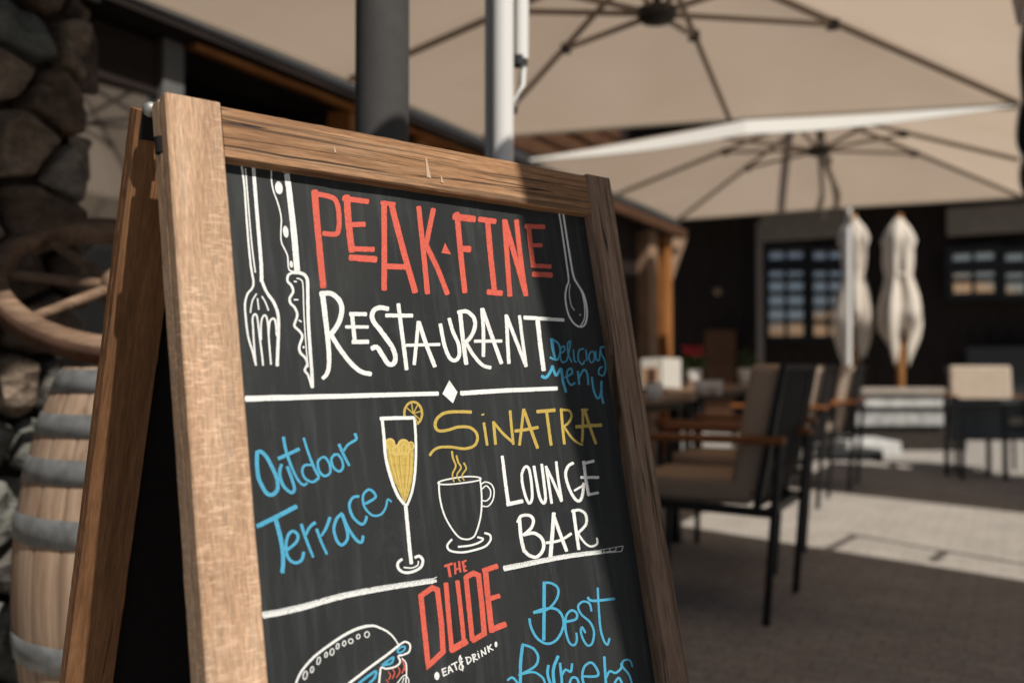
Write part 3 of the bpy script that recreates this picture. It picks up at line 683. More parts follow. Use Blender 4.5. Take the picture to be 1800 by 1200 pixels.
ch = MB(); ch.tube([at_y(919, 98, 2.19), at_y(920, 118, 2.19), at_y(917, 150, 2.19), at_y(907, 178, 2.18), at_y(903, 194, 2.18)], .008, 12); obj('crank_handle', ch, M['alu_white'], crk, world=True)
cc = MB(); cc.tube([at_y(913, 100, 2.19), at_y(913, 116, 2.19)], .019, 16); obj('crank_collar', cc, M['profile'], crk, world=True)
cc = MB(); cc.tube([at_y(904.5, 188, 2.18), at_y(903, 199, 2.18)], .0085, 10); obj('crank_knob', cc, M['profile'], crk, world=True)
am = MB(); am.bar(bigm + V((.004, 0, 3.10)), btop + V((0, 0, .28)), .07, .10); am.tube([btop + V((0, 0, -.02)), btop + V((0, 0, .3))], .025); obj('arm', am, M['alu'], big, world=True)
bm_ = MB(); bm_.box(bigm + V((0, 0, .05)), (.5, .5, .1)); obj('base_plate', bm_, M['black_metal'], big, world=True, bevel=.01)
# the one behind it
cs = [un(-2.89, 5.62, Z0 - .005), un(.02, 5.69, Z0), un(.05, 8.78, Z0), un(-2.85, 8.59, Z0)]
m2 = at_y(1488, 500, 9.2); m2.z = 0
p2, t2 = canopy_parasol(cs, at_z(1440, 265, 2.46), 2.78, 'second beige parasol, whose near edge shows as a bright white strip', near_flap=.085, mast=m2)
mm = MB(); mm.tube([m2, m2 + V((.03, 0, 3.0))], .031, 20); obj('mast', mm, M['alu_white'], p2, world=True)
am = MB(); am.bar(m2 + V((.03, 0, 2.95)), t2 + V((0, 0, .25)), .028, .05); am.tube([t2, t2 + V((0, 0, .3))], .025); obj('arm', am, M['alu'], p2, world=True)
h2 = at_z(1440, 265, 2.46)
am = MB(); am.bar(h2, V((m2.x - .28, m2.y - .2, 2.32)), .03, .03); am.bar(h2, V((m2.x + .05, m2.y, 2.32)), .03, .03); obj('brace', am, M['rib'], p2, world=True)
bm_ = MB(); bm_.box(m2 + V((0, 0, .05)), (.5, .5, .1)); obj('base_plate', bm_, M['black_metal'], p2, world=True, bevel=.01)
# two more of the row, to the right of the picture: their shade falls on the sign and the paving
Z3 = 2.6
for (u0, u1, q4, lab) in ((-.20, 3.1, (.815, -.165, 3.18, 4.25), 'beige parasol to the right of the signboard, casting its shade'), (.45, 3.3, (6.23, 5.2, 7.45, 8.28), 'beige parasol at the far right, casting the second band of shade')):
    cs = [un(u0, q4[0], Z3), un(u1, q4[1], Z3), un(u1, q4[2], Z3), un(u0 + (.45 if u0 < 0 else 0), q4[3], Z3)]; na, nb = q4[1], q4[2]
    ct = sum(cs, V()) / 4; mst = un(u1 + .5, (na + nb) / 2, 0)
    p3, t3 = canopy_parasol(cs, V((ct.x, ct.y, 2.72)), 3.02, lab, mast=mst, cloth='canopy_shading', scallop=.004)
    mm = MB(); mm.tube([mst, mst + V((0, 0, 3.3))], .045, 20); obj('mast', mm, M['alu'], p3, world=True)
    am = MB(); am.bar(mst + V((0, 0, 3.25)), t3 + V((0, 0, .25)), .07, .10); am.tube([t3, t3 + V((0, 0, .3))], .025); obj('arm', am, M['alu'], p3, world=True)
    bm_ = MB(); bm_.box(mst + V((0, 0, .05)), (.5, .5, .1)); obj('base_plate', bm_, M['black_metal'], p3, world=True, bevel=.01)
    if u0 < 0:                                          # a rail and brackets added out of view, to throw their shadow on the paving
        gr = MB(); gr.tube([(3.13, 3.30, Z3), (3.35, 2.96, Z3 + .01), (3.68, 2.49, Z3 - .01)], .019, 10); obj('shadow_rail', gr, M['rib'], p3, world=True)
        for q, d in (((3.15, 3.27), .44), ((3.43, 2.85), .24)): gr = MB(); gr.tube([(q[0] - .75 * d, q[1] - d, Z3 - .01), (q[0], q[1], Z3)], .017, 8); obj('shadow_bracket', gr, M['rib'], p3, world=True)

# the dark post behind the sign
pp = at_y(672, 100, 1.9); pp.z = 0
po = thing('steel_post', 'thick round anthracite steel post behind the top rail of the signboard', 'post', pp)
mb = MB(); mb.tube([pp, pp + V((0, 0, 3.2))], .0545, 40); obj('shaft', mb, M['anthracite'], po, world=True)
mb = MB(); mb.box(pp + V((0, 0, .006)), (.2, .2, .012)); obj('base_plate', mb, M['anthracite'], po, world=True)

# ------------------------------------------------------------------ rubble stone pillar
def clip(poly, p, n):
    out = []
    for i in range(len(poly)):
        a, b = poly[i], poly[(i + 1) % len(poly)]
        da, db = (a - p).dot(n), (b - p).dot(n)
        if da <= 0: out.append(a)
        if (da < 0) != (db < 0) and abs(da - db) > 1e-9: out.append(a.lerp(b, da / (da - db)))
    return out
def rubble(w, h, size, seed):
    rnd = random.Random(seed); pts = []
    for j in range(int(h / (size * .8)) + 1):
        for i in range(int(w / size) + 2):
            pts.append(V(((i + (j % 2) * .5 - .5 + rnd.uniform(-.33, .33)) * size, (j + .5 + rnd.uniform(-.33, .33)) * size * .8)))
    cells = []
    for p in pts:
        poly = [V((0, 0)), V((w, 0)), V((w, h)), V((0, h))]
        for q in pts:
            if q is p or (q - p).length > size * 2.6: continue
            d = (q - p); poly = clip(poly, (p + q) / 2 - d.normalized() * .012, V((d.x, d.y * 1.5)).normalized())
            if len(poly) < 3: break
        if len(poly) >= 3: cells.append(poly)
    return cells
PU, PN = -2.26, 1.66                                    # face and far corner of the pillar on the terrace axes
pil = thing('stone_pillar', 'rough dark rubble stone pillar at the left, behind the wheel and barrel', 'pillar', un(PU - .3, PN - .6, 0))
mb = MB(); PH = 3.0
Mrot = Matrix((U, N, V((0, 0, 1)))).transposed()
mb.box(un(PU - .35, PN - .95, PH / 2), (.66, 1.86, PH), Mrot); obj('core', mb, M['mortar'], pil, world=True)
sm = MB(); tints = []
def stone_face(org, ax, nr, w, h, seed):
    rnd = random.Random(seed + 1)
    for poly in rubble(w, h, .19, seed):
        c = sum(poly, V((0, 0))) / len(poly)
        for cut in (.09, .16):                          # worn corners
            q = []
            for i in range(len(poly)):
                a, b = poly[i], poly[(i + 1) % len(poly)]; q += [a.lerp(b, cut), a.lerp(b, 1 - cut)]
            poly = q
        d = rnd.uniform(.035, .085); tilt = V((rnd.uniform(-.2, .2), rnd.uniform(-.25, .25))); n = len(poly)
        tint = rnd.choice([(.20, .14, .10), (.30, .23, .17), (.24, .22, .19), (.34, .29, .24), (.16, .12, .095), (.27, .27, .235), (.22, .23, .20)])
        lv = [(1, -.02), (1.0, .6), (.965, .86), (.88, 1.0), (.62, 1.03), (.3, 1.04)]
        b = len(sm.v); vs = []
        for s, z in lv:
            for p in poly:
                q = c + (p - c) * s; zz = d * z + (q - c).dot(tilt) * (z > 0) + noise.noise(V((q.x * 13, q.y * 13, seed))) * .045 * (z > .2)
                vs.append(org + ax * q.x + V((0, 0, q.y)) + nr * zz)
        vs.append(org + ax * c.x + V((0, 0, c.y)) + nr * (d * 1.1))
        fs = [(k * n + i, k * n + (i + 1) % n, (k + 1) * n + (i + 1) % n, (k + 1) * n + i) for k in range(len(lv) - 1) for i in range(n)]
        fs += [((len(lv) - 1) * n + i, (len(lv) - 1) * n + (i + 1) % n, len(lv) * n) for i in range(n)]
        sm.add(vs, fs, True); tints.extend([tint] * len(vs))
stone_face(un(PU, PN - 1.9), N, U, 1.9, PH, 5)
stone_face(un(PU, PN), -U, N, .7, PH, 9)
so = obj('stones', sm, M['stones'], pil, world=True)
ca = so.data.color_attributes.new('tint', 'FLOAT_COLOR', 'POINT')
for i, t in enumerate(tints): ca.data[i].color = (*t, 1)
mb = MB(); mb.box(un(-1.66, PN - 1.45, 2.53), (1.1, 3.0, .12), Mrot)  # unseen roof, added so the upper pillar falls in shade
roof = thing('shade_roof', 'unseen dark timber roof added to shade the upper stone pillar', 'roof', un(-1.92, PN - 1.45, 2.4)); obj('shade_roof_boards', mb, M['dark_timber'], roof, world=True)
mb = MB(); mb.box(un(-1.07, PN - 1.45, 2.49), (.08, 3.04, .2), Mrot); obj('shade_roof_edge', mb, M['brown_timber'], roof, world=True)

# ------------------------------------------------------------------ barrel
bc = V((-.75, 2.12, 0)); BH = .89
bar_ = thing('wine_barrel', 'pale oak wine barrel with grey metal hoops, beside the stone pillar', 'barrel', bc)
def br_r(z): k = (z / BH - .5) * 2; return .238 + .094 * (1 - k * k) ** .9 if abs(k) < 1 else .238
mb = MB(); col = []; nst = 26; per = 10; n = nst * per; zs = [BH * i / 28 for i in range(29)]
rv = random.Random(3); tv = [rv.uniform(.72, 1.0) for _ in range(nst)]
vs = []
for z in zs:
    for j in range(n):
        a = 6.28318 * j / n; gap = (j % per == 0); r = br_r(z) - (.0015 if gap else 0)
        vs.append((bc.x + r * math.cos(a), bc.y + r * math.sin(a), z)); col.append(.45 if gap else tv[j // per])
mb.add(vs, [(k * n + j, k * n + (j + 1) % n, (k + 1) * n + (j + 1) % n, (k + 1) * n + j) for k in range(28) for j in range(n)], True)
bo = obj('staves', mb, M['barrel'], bar_, world=True)
ca = bo.data.color_attributes.new('stave', 'FLOAT_COLOR', 'POINT')
for i, t in enumerate(col): ca.data[i].color = (t, t, t, 1)
mb = MB(); mb.lathe([(.001, BH - .02), (br_r(BH) - .012, BH - .02)], 40, (bc.x, bc.y, 0)); mb.lathe([(br_r(BH) - .018, BH - .02), (br_r(BH) - .018, BH + .0005), (br_r(BH) + .0, BH + .0005)], 40, (bc.x, bc.y, 0))
ho = obj('head', mb, M['wheel_wood'], bar_, world=True)
for a, b in ((.840, .885), (.752, .796), (.660, .708), (.540, .594), (.296, .350), (.175, .235), (.088, .142), (.004, .052)):
    hp = MB(); hp.lathe([(br_r(a) + .0005, a), (br_r(a) + .0035, a), (br_r((a + b) / 2) + .004, (a + b) / 2), (br_r(b) + .0035, b), (br_r(b) + .0005, b)], 64, (bc.x, bc.y, 0))
    rvx = hp
    obj('hoop', hp, M['hoop'], bar_, world=True)

# ------------------------------------------------------------------ cart wheel resting on the barrel
wc = at_y(206, 503, 2.34); WR = 206 / 1650 * 2.34
wn_ = (V((.45, -.84, 0)).normalized() * .62 + V((0, 0, .785))).normalized()
wx = wn_.cross(V((0, 0, 1))).normalized(); wy = wn_.cross(wx)
WMt = Matrix.Translation(wc) @ Matrix((wx, -wy, wn_)).transposed().to_4x4()
wh = thing('cart_wheel', 'old wooden cart wheel leaning on the stone pillar, its rim on the barrel', 'wheel', wc)
ri, ro, wt = WR * .835, WR * .985, .055
mb = MB(); mb.lathe([(ri, -wt / 2), (ri + .004, -wt / 2 - .003), (ro, -wt / 2), (ro, wt / 2), (ri + .006, wt / 2 + .002), (ri, wt / 2 - .004)], 72, close=True)
obj('rim', mb, M['wheel_wood'], wh, M=WMt)
mb = MB(); mb.lathe([(ro + .0005, -wt / 2 + .004), (WR, -wt / 2 + .004), (WR, wt / 2 - .004), (ro + .0005, wt / 2 - .004)], 72, close=True); obj('iron_tyre', mb, M['wheel_iron'], wh, M=WMt)
mb = MB(); mb.lathe([(.001, -.06), (.028, -.06), (.038, -.03), (.038, .02), (.028, .035), (.001, .035)], 28); obj('nave', mb, M['wheel_wood'], wh, M=WMt)
for k in range(8):
    a = R(45 * k + 8); d = V((math.cos(a), math.sin(a), 0)); mb = MB()
    mb.tube([d * .034, d * (ri * .6), d * (ri + .006)], .0145, 12, r2=.012); obj('spoke', mb, M['wheel_wood'], wh, M=WMt)

# ------------------------------------------------------------------ left chalet
FU = -3.25; FP = un(FU, 0, 0)
ch_ = thing('chalet', 'dark timber chalet front with large glazing along the left of the terrace', 'building', un(FU - 1, 4, 0))
def fac(px, py=645): q = at_pl(px, py, FP, U); return q.dot(N), q.z
def fbox(name, n0, n1, z0, z1, out, thick, m, world=True, parent=None, label=None, bevel=0):
    mb = MB(); c = un(FU + out - thick / 2, (n0 + n1) / 2, (z0 + z1) / 2)
    Ml = Matrix.Translation(c) @ Matrix((N, V((0, 0, 1)), U)).transposed().to_4x4()
    if z1 - z0 > n1 - n0: Ml = Matrix.Translation(c) @ Matrix((V((0, 0, 1)), -N, U)).transposed().to_4x4(); mb.box((0, 0, 0), (z1 - z0, n1 - n0, thick))
    else: mb.box((0, 0, 0), (n1 - n0, z1 - z0, thick))
    return obj(name, mb, m, parent or ch_, M=Ml, bevel=bevel)
nA, nB, nC, nD = fac(150)[0], fac(268)[0], fac(305)[0], fac(600)[0]
nE = 9.0
# planked wall beyond the glazing, lower storey
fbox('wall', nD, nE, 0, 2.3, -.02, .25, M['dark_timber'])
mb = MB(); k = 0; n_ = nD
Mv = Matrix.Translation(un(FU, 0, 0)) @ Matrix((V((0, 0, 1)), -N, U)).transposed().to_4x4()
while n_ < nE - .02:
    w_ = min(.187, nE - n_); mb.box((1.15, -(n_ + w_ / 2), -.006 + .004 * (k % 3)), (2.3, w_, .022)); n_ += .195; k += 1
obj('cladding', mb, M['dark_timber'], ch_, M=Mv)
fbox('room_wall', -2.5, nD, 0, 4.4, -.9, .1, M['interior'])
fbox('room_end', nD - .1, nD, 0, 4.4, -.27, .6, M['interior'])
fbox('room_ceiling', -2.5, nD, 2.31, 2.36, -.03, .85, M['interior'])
fbox('upper_wall', -2.5, nE, 2.42, 4.6, -.35, .25, M['dark_timber'])
mb = MB(); Mh = Matrix.Translation(un(FU, 0, 0)) @ Matrix((N, V((0, 0, 1)), U)).transposed().to_4x4()
for k in range(12): mb.box(((nE - 2.5) / 2 + .07 * (k % 2), 2.53 + k * .175, -.30 + .012 * (k % 2)), (nE + 2.5, .155, .09))
obj('log_wall', mb, M['brown_timber'], ch_, M=Mh, bevel=.03)
# glazing: frame, mullion and panes
win = fbox('window_frame', nA - .9, nA - .84, 0, 2.3, .03, .08, M['grey_beam'])
fbox('pane', nA - .838, nB - .002, .05, 2.05, .0, .012, M['glass'], parent=win)
fbox('pane_cover_strip', nA - .838, nB - .002, 2.052, 2.28, .02, .06, M['dark_timber'], parent=win)  # dark strip added to cover the blue sky mirrored at the pane top
mu = fbox('mullion', nB, nC, 0, 2.3, .05, .12, noisy('grey_frame_paint', [(.115, .118, .115), (.14, .14, .138)], 5, rough=.5, bump=.03), bevel=.004)
fbox('doorway_dark', nC + .002, nD - .102, 0.0, 2.3, -.5, .05, M['interior'])  # near-black sheet stands in for the dark inside the doorway
fbox('door_post', nD - .01, nD + .17, 0, 2.3, .06, .16, M['orange_timber'], bevel=.006)
a, b = fac(722)[0], fac(772)[0]
fbox('wall_panel', a, b, 0, 2.3, .045, .05, M['orange_timber'], bevel=.004)
# eave: grey gutter beam, larch soffit edge
ea = MB(); 
ga = fbox('gutter_beam', -2.5, nE + .3, 2.335, 2.40, .20, .14, M['grey_beam'], bevel=.006)
fbox('soffit', -2.5, nE + .3, 2.302, 2.332, .19, .5, M['dark_timber'])
fbox('soffit_edge', nC, nE - 1.0, 2.276, 2.298, .12, .05, M['orange_timber'])
fbox('eave_beam', nE - 1.9, nE + .35, 2.215, 2.30, .26, .10, M['brown_timber'], bevel=.01)
# corner post with its brace
q = fac(1160); nP = q[0]
fbox('corner_post', nE - .02, nE + .16, 0, 2.21, .16, .2, M['orange_timber'], bevel=.008)
fbox('corner_post', nE - .45, nE - .22, 0, 2.21, .14, .18, M['tan_timber'], bevel=.008)
mb = MB(); mb.bar(un(FU + .1, nE + .1, 1.75), un(FU + .1, nE + .62, 2.28), .1, .1); obj('brace', mb, M['tan_timber'], ch_, world=True)
# end wall of the chalet
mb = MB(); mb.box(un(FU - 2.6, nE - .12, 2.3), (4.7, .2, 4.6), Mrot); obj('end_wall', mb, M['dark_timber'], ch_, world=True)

# ------------------------------------------------------------------ far building across the end of the terrace
FN = 14.2; QP = un(0, FN, 0)
fb = thing('far_house', 'dark timber house across the end of the terrace with paned windows', 'building', un(2, FN + 2, 0))
def fpt(px, py): q = at_pl(px, py, QP, N); return q.dot(U), q.z
def hbox(name, u0, u1, z0, z1, out, thick, m, parent=None, bevel=0, label=None):
    mb = MB(); c = un((u0 + u1) / 2, FN - out + thick / 2, (z0 + z1) / 2); w, h = u1 - u0, z1 - z0
    if w >= h: Ml = Matrix.Translation(c) @ Matrix((U, V((0, 0, 1)), -N)).transposed().to_4x4(); mb.box((0, 0, 0), (w, h, thick))
    else: Ml = Matrix.Translation(c) @ Matrix((V((0, 0, 1)), -U, -N)).transposed().to_4x4(); mb.box((0, 0, 0), (h, w, thick))
    return obj(name, mb, m, parent or fb, M=Ml, bevel=bevel, label=label)
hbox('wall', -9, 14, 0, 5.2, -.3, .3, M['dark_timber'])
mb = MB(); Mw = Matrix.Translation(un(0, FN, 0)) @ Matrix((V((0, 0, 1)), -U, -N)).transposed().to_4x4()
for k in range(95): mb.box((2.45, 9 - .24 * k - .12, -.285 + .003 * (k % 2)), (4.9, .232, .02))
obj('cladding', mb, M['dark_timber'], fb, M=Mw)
mb = MB(); mb.box(un(2.5, FN - .45, 3.42), (23, 1.2, .14), Mrot); obj('eave', mb, M['dark_timber'], fb, world=True)
mb = MB(); mb.box(un(2.5, FN - .2, 5.3), (23.4, 2.2, .2), Mrot); obj('roof', mb, M['brown_timber'], fb, world=True)
def window(px0, px1, py0, py1, cols, rows, sky_turn=0, lean=0):
    (u0, z1), (u1, _), (_, z0) = fpt(px0, py0), fpt(px1, py0), fpt(px0, py1)
    fr = hbox('window', u0 - .09, u1 + .09, z0 - .09, z1 + .09, -.26, .02, M['interior'])
    cpos = un((u0 + u1) / 2, FN + .14, (z0 + z1) / 2); pb = MB(); pb.box((0, 0, 0), (u1 - u0 + .06, z1 - z0 + .06, .006))
    obj('pane', pb, M['window_glass'], fr, M=Matrix.Translation(cpos) @ Matrix((U, V((0, 0, 1)), -N)).transposed().to_4x4() @ Matrix.Rotation(R(sky_turn), 4, 'Y') @ Matrix.Rotation(R(-lean), 4, 'X'))
    sb = MB()
    def strip(a, b, c, d, dp=0):
        sb.box(un((a + b) / 2, FN + .045 + dp / 2, (c + d) / 2), (b - a, .03 + dp, d - c), Mrot)
    strip(u0 - .09, u0, z0 - .09, z1 + .09, .22); strip(u1, u1 + .09, z0 - .09, z1 + .09, .22); strip(u0, u1, z1, z1 + .09, .22); strip(u0, u1, z0 - .09, z0, .22)
    for i in range(1, cols): x = u0 + (u1 - u0) * i / cols; strip(x - .025, x + .025, z0, z1)
    for j in range(1, rows): z = z0 + (z1 - z0) * j / rows; sb.box(un((u0 + u1) / 2, FN + .041, z), (u1 - u0, .03, .055 if j != rows - 1 else .16), Mrot)
    obj('sash', sb, M['black_metal'], fr, world=True)
window(1350, 1410, 440, 590, 2, 6, 10, 3); window(1428, 1480, 440, 590, 2, 6, 9, 2.5)  # left panes turned and tilted inside fixed sashes to mirror brighter sky
window(1674, 1746, 445, 515, 2, 3); window(1768, 1840, 445, 515, 2, 3)
for (a, b, c, d) in ((1338, 1482, 378, 425), (1664, 1850, 366, 415)):
    (u0, z1), (u1, _), (_, z0) = fpt(a, c), fpt(b, c), fpt(a, d)
    hbox('roller_blind', u0, u1, z0, z1, .06, .1, M['shade_cloth'], bevel=.02)
(u0, z1), (u1, _), (_, z0) = fpt(1330, 425), fpt(1340, 425), fpt(1335, 640)
hbox('door_jamb', u0, u1, 0.0, z1 + .3, .03, .1, M['shade_cloth'], bevel=.01)
(u0, z1), (u1, _) = fpt(1238, 580), fpt(1292, 580)
hbox('door', u0, u1, 0, z1, .0, .05, M['brown_timber'], bevel=.01)
(u0, z1), (u1, _) = fpt(1700, 610), fpt(1860, 610)
hbox('plinth', u0, 14, 0, z1, .12, .2, M['grey_beam'])

# wall lamp: small round disc on the dark wall
q = at_pl(1262, 512, QP, N); mb = MB(); mb.ball(q - N * .02, .06, 16); mb.tube([q + N * .08, q - N * .02], .02)
lm = obj('wall_knob', mb, M['tan_timber'], fb, world=True)

# ------------------------------------------------------------------ closed parasols
def closed_parasol(px, Y, label, sd):
    b = at_y(px, 645, Y); b.z = 0; z = lambda py: CH + (HOR - py) * Y / F
    t = thing('closed_parasol', label, 'parasol', b, 0, 'folded cream parasols')
    SC = .78 if sd == 0 else .74
    prof = [(375, 3), (385, 10), (398, 21), (412, 28), (424, 30), (436, 25), (455, 25), (472, 24), (484, 22), (500, 27), (520, 34), (540, 39), (560, 42), (575, 40), (590, 31), (606, 19)]
    mb = MB(); n = 120; vs = []; sc = Y / F
    for i, (py, r) in enumerate(prof):
        for j in range(n):
            a = 6.28318 * j / n; fold = 1 + (.34 * abs(math.sin(4 * a + sd + i * .10 + .6 * math.sin(a * 2 + sd))) - .17 + .34 * noise.noise(V((2.2 * math.cos(a), 2.2 * math.sin(a) + sd * 3, i * .22)))) * min(1, i / 4) + .10 * math.sin(2 * a + i * .35 + sd)
            low = 0
            if py > 540: low = (24 * math.sin(2 * a + sd + .8) + 14 * math.sin(5 * a + 1)) * (py - 540) / 60
            vs.append((b.x + r * SC * sc * fold * math.cos(a), b.y + r * SC * sc * fold * math.sin(a), z(py + low)))
    mb.add(vs, [(k * n + j, (k + 1) * n + j, (k + 1) * n + (j + 1) % n, k * n + (j + 1) % n) for k in range(len(prof) - 1) for j in range(n)], True)
    obj('folded_cloth', mb, M['closed_cloth'], t, world=True)
    mb = MB(); mb.tube([b, b + V((0, 0, z(376)))], .045, 16); obj('pole', mb, M['pole_wood'], t, world=True)
    mb = MB(); mb.lathe([(23.5 * SC * sc, z(480)), (24.5 * SC * sc, z(481)), (24.5 * SC * sc, z(487)), (23.5 * SC * sc, z(488))], 32, (b.x, b.y, 0)); obj('tie_strap', mb, M['closed_cloth'], t, world=True)
    mb = MB(); mb.box(b + V((0, 0, .06)), (.6, .6, .12)); obj('base_block', mb, M['tan_stone'], t, world=True, bevel=.01)
    return t
closed_parasol(1583, 10.9, 'folded cream parasol on an orange pole, standing clear in front of the dark wall', 0)
closed_parasol(1502, 11.2, 'folded cream parasol half hidden behind the white mast', 2)

# ------------------------------------------------------------------ armchairs
def make_chair(label, group):
    t = thing('armchair', label, 'chair', (0, 0, 0), 0, group)     # sitter looks along +X; y is the width
    W = .27
    for s in (-1, 1):
        mb = MB(); mb.tube([(.03, s * W, 0), (-.02, s * W, .62)], .014, 10); obj('leg', mb, M['black_metal'], t)
        mb = MB(); mb.tube([(.56, s * W, 0), (.54, s * W, .62)], .014, 10); obj('leg', mb, M['black_metal'], t)
        mb = MB(); mb.box((.265, s * W, .636), (.61, .055, .026)); obj('armrest', mb, M['arm_wood'], t, bevel=.008)
    mb = MB()
    for s in (-1, 1): mb.bar((.0, s * W, .385), (.56, s * W, .40), .022, .03)
    mb.bar((.02, -W, .385), (.02, W, .385), .022, .03); mb.bar((.55, -W, .40), (.55, W, .40), .022, .03)
    obj('seat_frame', mb, M['black_metal'], t)
    mb = MB(); mb.box((.32, 0, .445), (.47, .49, .085)); obj('seat_cushion', mb, M['taupe'], t, bevel=.022)
    bx = V((-.17, 0, .97)).normalized(); Mr = Matrix((V((0, 1, 0)), bx, V((0, 1, 0)).cross(bx))).transposed()
    mb = MB(); mb.box((.072, 0, .67), (.49, .46, .105), Mr); obj('back_cushion', mb, M['taupe'], t, bevel=.022)
    mb = MB()
    for s in (-1, 1): mb.bar((.065, s * .255, .385), (-.035, s * .255, .90), .024, .02, (0, 1, 0))
    mb.bar((-.033, -.255, .89), (-.033, .255, .89), .022, .022)
    for k in range(9): y = -.21 + .0525 * k; mb.bar((.055, y, .40), (-.033, y, .89), .008, .014, (0, 1, 0))
    obj('back_frame', mb, M['black_metal'], t)
    return t
def put(o, loc, rz): o.matrix_basis = Matrix.Translation(V(loc)) @ Matrix.Rotation(rz, 4, 'Z')
ROW = 'armchairs along the terrace tables'
ch0 = make_chair('nearest armchair, with its taupe cushions and wooden armrests close behind the signboard', ROW)
FACE = math.atan2(-U.y, -U.x)
put(ch0, un(-.755, 3.56), FACE + .02)
for (u, n, r, lab) in ((-.90, 4.38, -.03, 'second armchair in the row, just behind the nearest one'), (-1.11, 6.40, .05, 'sunlit armchair, its taupe cushions coloured paler to look sunlit, with bright orange armrests, third in the row'), (-1.07, 7.4, .04, 'farthest armchair of the row, in front of the folded parasol behind the mast'),
                       (-2.66, 3.5, math.pi, 'armchair across the first table, facing the nearest armchair'), (-2.72, 4.4, math.pi, 'armchair across the first table, facing the second armchair')):
    c = copy_tree(ch0); put(c, un(u, n), FACE + r); c['label'] = lab
    if n > 6:  # paler cushion cloth stands in for sunlight on the same taupe
        for chd in c.children:
            if 'cushion' in chd.name: chd.data = chd.data.copy(); chd.data.materials[0] = M['beige']
lone = copy_tree(ch0); lone['label'] = 'lone armchair at the right with a pale beige cushion, facing the camera'
lp = at_z(1722, 823, 0); put(lone, lp, R(-107))
for chd in lone.children:
    if 'cushion' in chd.name:
        chd.data = chd.data.copy(); chd.data.materials[0] = M['beige']

# ------------------------------------------------------------------ tables and what stands on them
def table(label, u0, u1, n0, n1):
    c = un((u0 + u1) / 2, (n0 + n1) / 2); t = thing('terrace_table', label, 'table', c, YAW, 'wooden terrace tables')
    w, l = u1 - u0, n1 - n0
    tb = MB()
    for k in range(5): tb.box((-w / 2 + w * (k + .5) / 5, 0, .735), (w / 5 - .006, l, .03))
    Mt = Matrix.Translation(V((c.x, c.y, 0))) @ Matrix.Rotation(YAW + math.pi / 2, 4, 'Z')
    mb = MB()
    for k in range(5): mb.box((0, -w / 2 + w * (k + .5) / 5, .735), (l, w / 5 - .006, .03))
    obj('table_top', mb, M['table_top'], t, M=Mt, bevel=.003)
    mb = MB(); mb.box((0, 0, .70), (w - .1, l - .1, .035)); obj('table_frame', mb, M['black_metal'], t)
    for sx in (-1, 1):
        for sy in (-1, 1): mb = MB(); mb.box((sx * (w / 2 - .09), sy * (l / 2 - .09), .341), (.05, .05, .682)); obj('leg', mb, M['black_metal'], t)
    return t
table('nearer wooden terrace table, partly hidden by the signboard', -2.2, -1.46, 3.0, 4.72)
table('farther wooden terrace table with the menu stand and flower pots', -2.55, -1.78, 5.95, 7.75)
TZ = .7515
def on_table(px, py=668): q = at_z(px, py, TZ); return q
# menu stand
q = at_y(1160, 655, 6.25); q.z = TZ
mn = thing('menu_stand', 'white folded menu stand with a printed photo on the farther table', 'menu', q, R(-10))
mb = MB()
for s, x in ((-1, -.06), (1, .075)):
    mb.bar((x, -.004, .0), (x - s * .0, .05, .235), .19, .004, (1, 0, 0)) if False else mb.box((x, .0, .1), (.13, .006, .20), Matrix.Rotation(R(-12), 3, 'X') @ Matrix.Rotation(R(14 * s), 3, 'Z'))
obj('menu_card', mb, mat('menu_paper', (.50, .47, .42), .7, .2), mn)
mb = MB(); mb.box((-.06, -.012, .08), (.10, .003, .12), Matrix.Rotation(R(-12), 3, 'X') @ Matrix.Rotation(R(-14), 3, 'Z')); pr = obj('printed_photo', mb, M['print_tan'], mn)
mb = MB(); mb.box((-.055, -.016, .085), (.06, .003, .09), Matrix.Rotation(R(-12), 3, 'X') @ Matrix.Rotation(R(-14), 3, 'Z')); obj('printed_dish', mb, M['print_dark'], pr)
def pot(px, Y, label, flowers, h=.125, r=.055, z=None, grp='white pots on the farther table'):
    q = at_y(px, 660, Y); q.z = TZ if z is None else z; t = thing('flower_pot', label, 'flower pot', q, 0, grp)
    mb = MB(); mb.lathe([(.001, .001), (r * .78, .001), (r, h), (r * .9, h), (r * .82, h - .02), (.001, h - .02)], 28); obj('pot', mb, M['ceramic'], t)
    mb = MB(); rr = random.Random(px); fl = MB()
    for k in range(150):
        a, e = rr.uniform(0, 6.28), rr.uniform(.1, 1.5); d = rr.uniform(.02, .115); p = V((math.cos(a) * math.cos(e) * d, math.sin(a) * math.cos(e) * d, h - .02 + math.sin(e) * d * 1.35))
        s = rr.uniform(.012, .022); ax = V((rr.uniform(-1, 1), rr.uniform(-1, 1), rr.uniform(-.3, 1))).normalized(); b2 = ax.orthogonal().normalized() * s; c2 = ax.cross(b2).normalized() * s * .5
        mb.add([p - b2, p - c2, p + b2, p + c2], [(0, 1, 2, 3)])
    for k in range(10): a = k * .63; mb.tube([(0, 0, h - .03), (math.cos(a) * .06, math.sin(a) * .06, h + .07)], .0016, 5)
    obj('leaves', mb, M['leaf'], t)
    if flowers:
        for k in range(60):
            a, d = rr.uniform(0, 6.28), rr.uniform(0, .08); p = V((math.cos(a) * d, math.sin(a) * d, h + rr.uniform(.09, .15)))
            s = rr.uniform(.010, .018); ax = V((rr.uniform(-1, 1), rr.uniform(-1, 1), rr.uniform(0, 1))).normalized(); b2 = ax.orthogonal().normalized() * s; c2 = ax.cross(b2).normalized() * s
            fl.add([p - b2, p - c2, p + b2, p + c2], [(0, 1, 2, 3)])
        obj('flowers', fl, M['petal'], t)
pot(1220, 6.35, 'white flower pot with red flowers beside the menu stand', True)
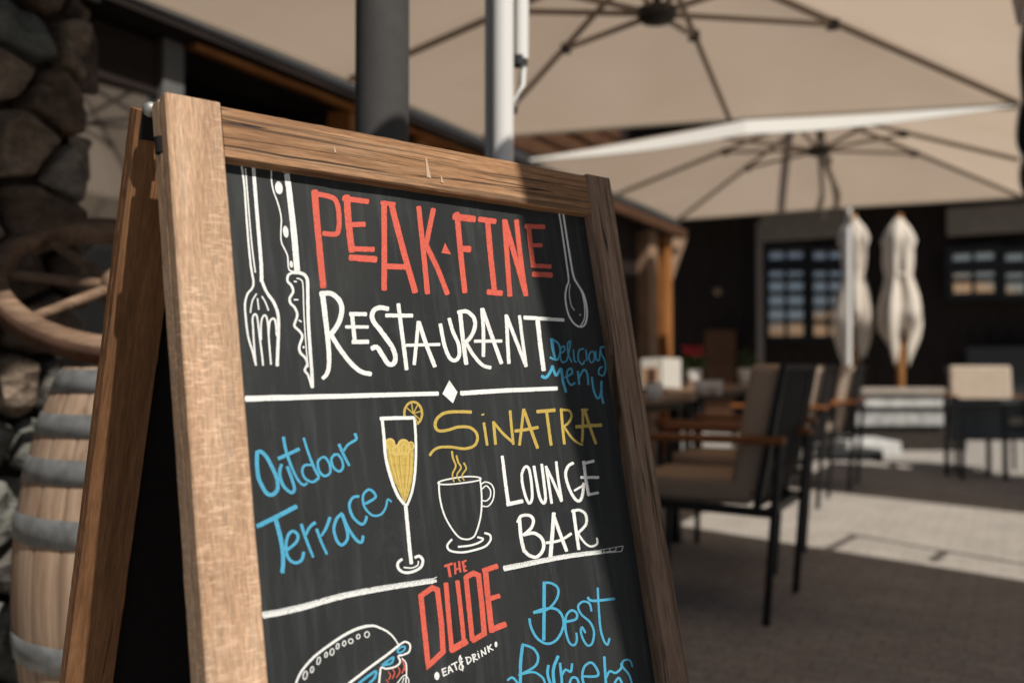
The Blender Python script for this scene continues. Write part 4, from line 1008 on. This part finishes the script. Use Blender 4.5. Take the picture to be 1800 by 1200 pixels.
pot(1311, 6.9, 'white flower pot with only green herbs, right of the flowering pot', False, .13, .062)
pot(1691, 14.1, 'white flower pot with pink flowers on the grey plinth of the far house', True, .16, .15, fpt(1700, 610)[1] + .003, None)
def cup(q, label, r=.036, h=.07):
    t = thing('glass_cup', label, 'cup', q, 0, 'pale cups on the nearer table')
    mb = MB(); mb.lathe([(.001, .001), (r * .8, .001), (r, h), (r * .9, h), (r * .72, .008), (.001, .008)], 24); obj('cup_body', mb, M['clear'], t)
    mb = MB(); mb.lathe([(r * .93, h + .0005), (r * 1.04, h + .0005), (r * 1.04, h + .004), (r * .93, h + .004)], 24, close=True); obj('rim', mb, M['ceramic'], t)
for px, Y, lab in ((1233, 4.55, 'smaller pale cup left of the round one at the table end'), (1255, 4.65, 'pale round cup at the end of the nearer table'), (1150, 3.9, 'pale cup beside the edge of the signboard')):
    q = at_y(px, 690, Y); q.z = TZ; cup(q, lab, .036 if px != 1255 else .044)

# ------------------------------------------------------------------ stone trough and step at the far end
tr = thing('stone_trough', 'long pale granite trough with a tan capping behind the far chairs', 'trough', at_y(1598, 700, 9.9).xy.to_3d())
def tbox(name, px0, px1, py0, py1, Y, d, m, bevel=.008):
    a, b = at_y(px0, py0, Y), at_y(px1, py1, Y); mb = MB()
    mb.box(((a.x + b.x) / 2, Y + d / 2, (a.z + b.z) / 2), (b.x - a.x, d, a.z - b.z)); return obj(name, mb, m, tr, world=True, bevel=bevel)
tbox('capping', 1512, 1682, 683, 692, 9.9, .5, M['tan_stone'])
tbox('upper_course', 1516, 1672, 694, 715, 9.95, .42, M['pale_stone'])
tbox('lower_course', 1500, 1662, 721, 748, 10.0, .36, noisy('grey_granite', [(.20, .205, .20), (.34, .345, .335), (.44, .44, .43)], 9, rough=.7, bump=.2))
tbox('joint', 1506, 1684, 714, 722, 10.05, .3, M['black_metal'])  # black strip painted in as the shadow gap between the courses
tbox('plinth', 1500, 1700, 747, 815, 10.05, .32, M['mortar'])
st = thing('stone_step', 'low white stone step on the sunlit paving in front of the trough', 'step', at_z(1540, 800, 0))
a, b = at_z(1496, 803, 0), at_z(1585, 803, 0); mb = MB(); mb.box(((a.x + b.x) / 2, a.y + .35, .075), (b.x - a.x, .7, .15)); obj('tread', mb, M['pale_stone'], st, world=True, bevel=.012)
# low black rack in front of the lone chair
rk = thing('bench_rack', 'low black metal bench frame in front of the lone armchair', 'bench', at_z(1730, 850, 0))
Yr = 7.6; a, b = at_y(1672, 712, Yr), at_y(1830, 712, Yr)
mb = MB(); mb.bar(a, b, .30, .03); obj('top_bar', mb, M['black_metal'], rk, world=True)
mb = MB(); mb.box(((a.x + b.x) / 2, Yr + .12, (a.z + .2) / 2 + .07), (b.x - a.x - .1, .02, a.z - .24)); obj('dark_panel', mb, mat('blue_black_panel', (.035, .042, .048), .4), rk, world=True)
for x in (a.x + .02, (a.x + b.x) / 2, b.x - .02):
    for dy in (-.13, .13): mb = MB(); mb.box((x, Yr + dy, (a.z - .015) / 2), (.03, .03, a.z - .015)); obj('leg', mb, M['black_metal'], rk, world=True)

# unseen rail added past the shading parasol's far edge to shadow the lit paving
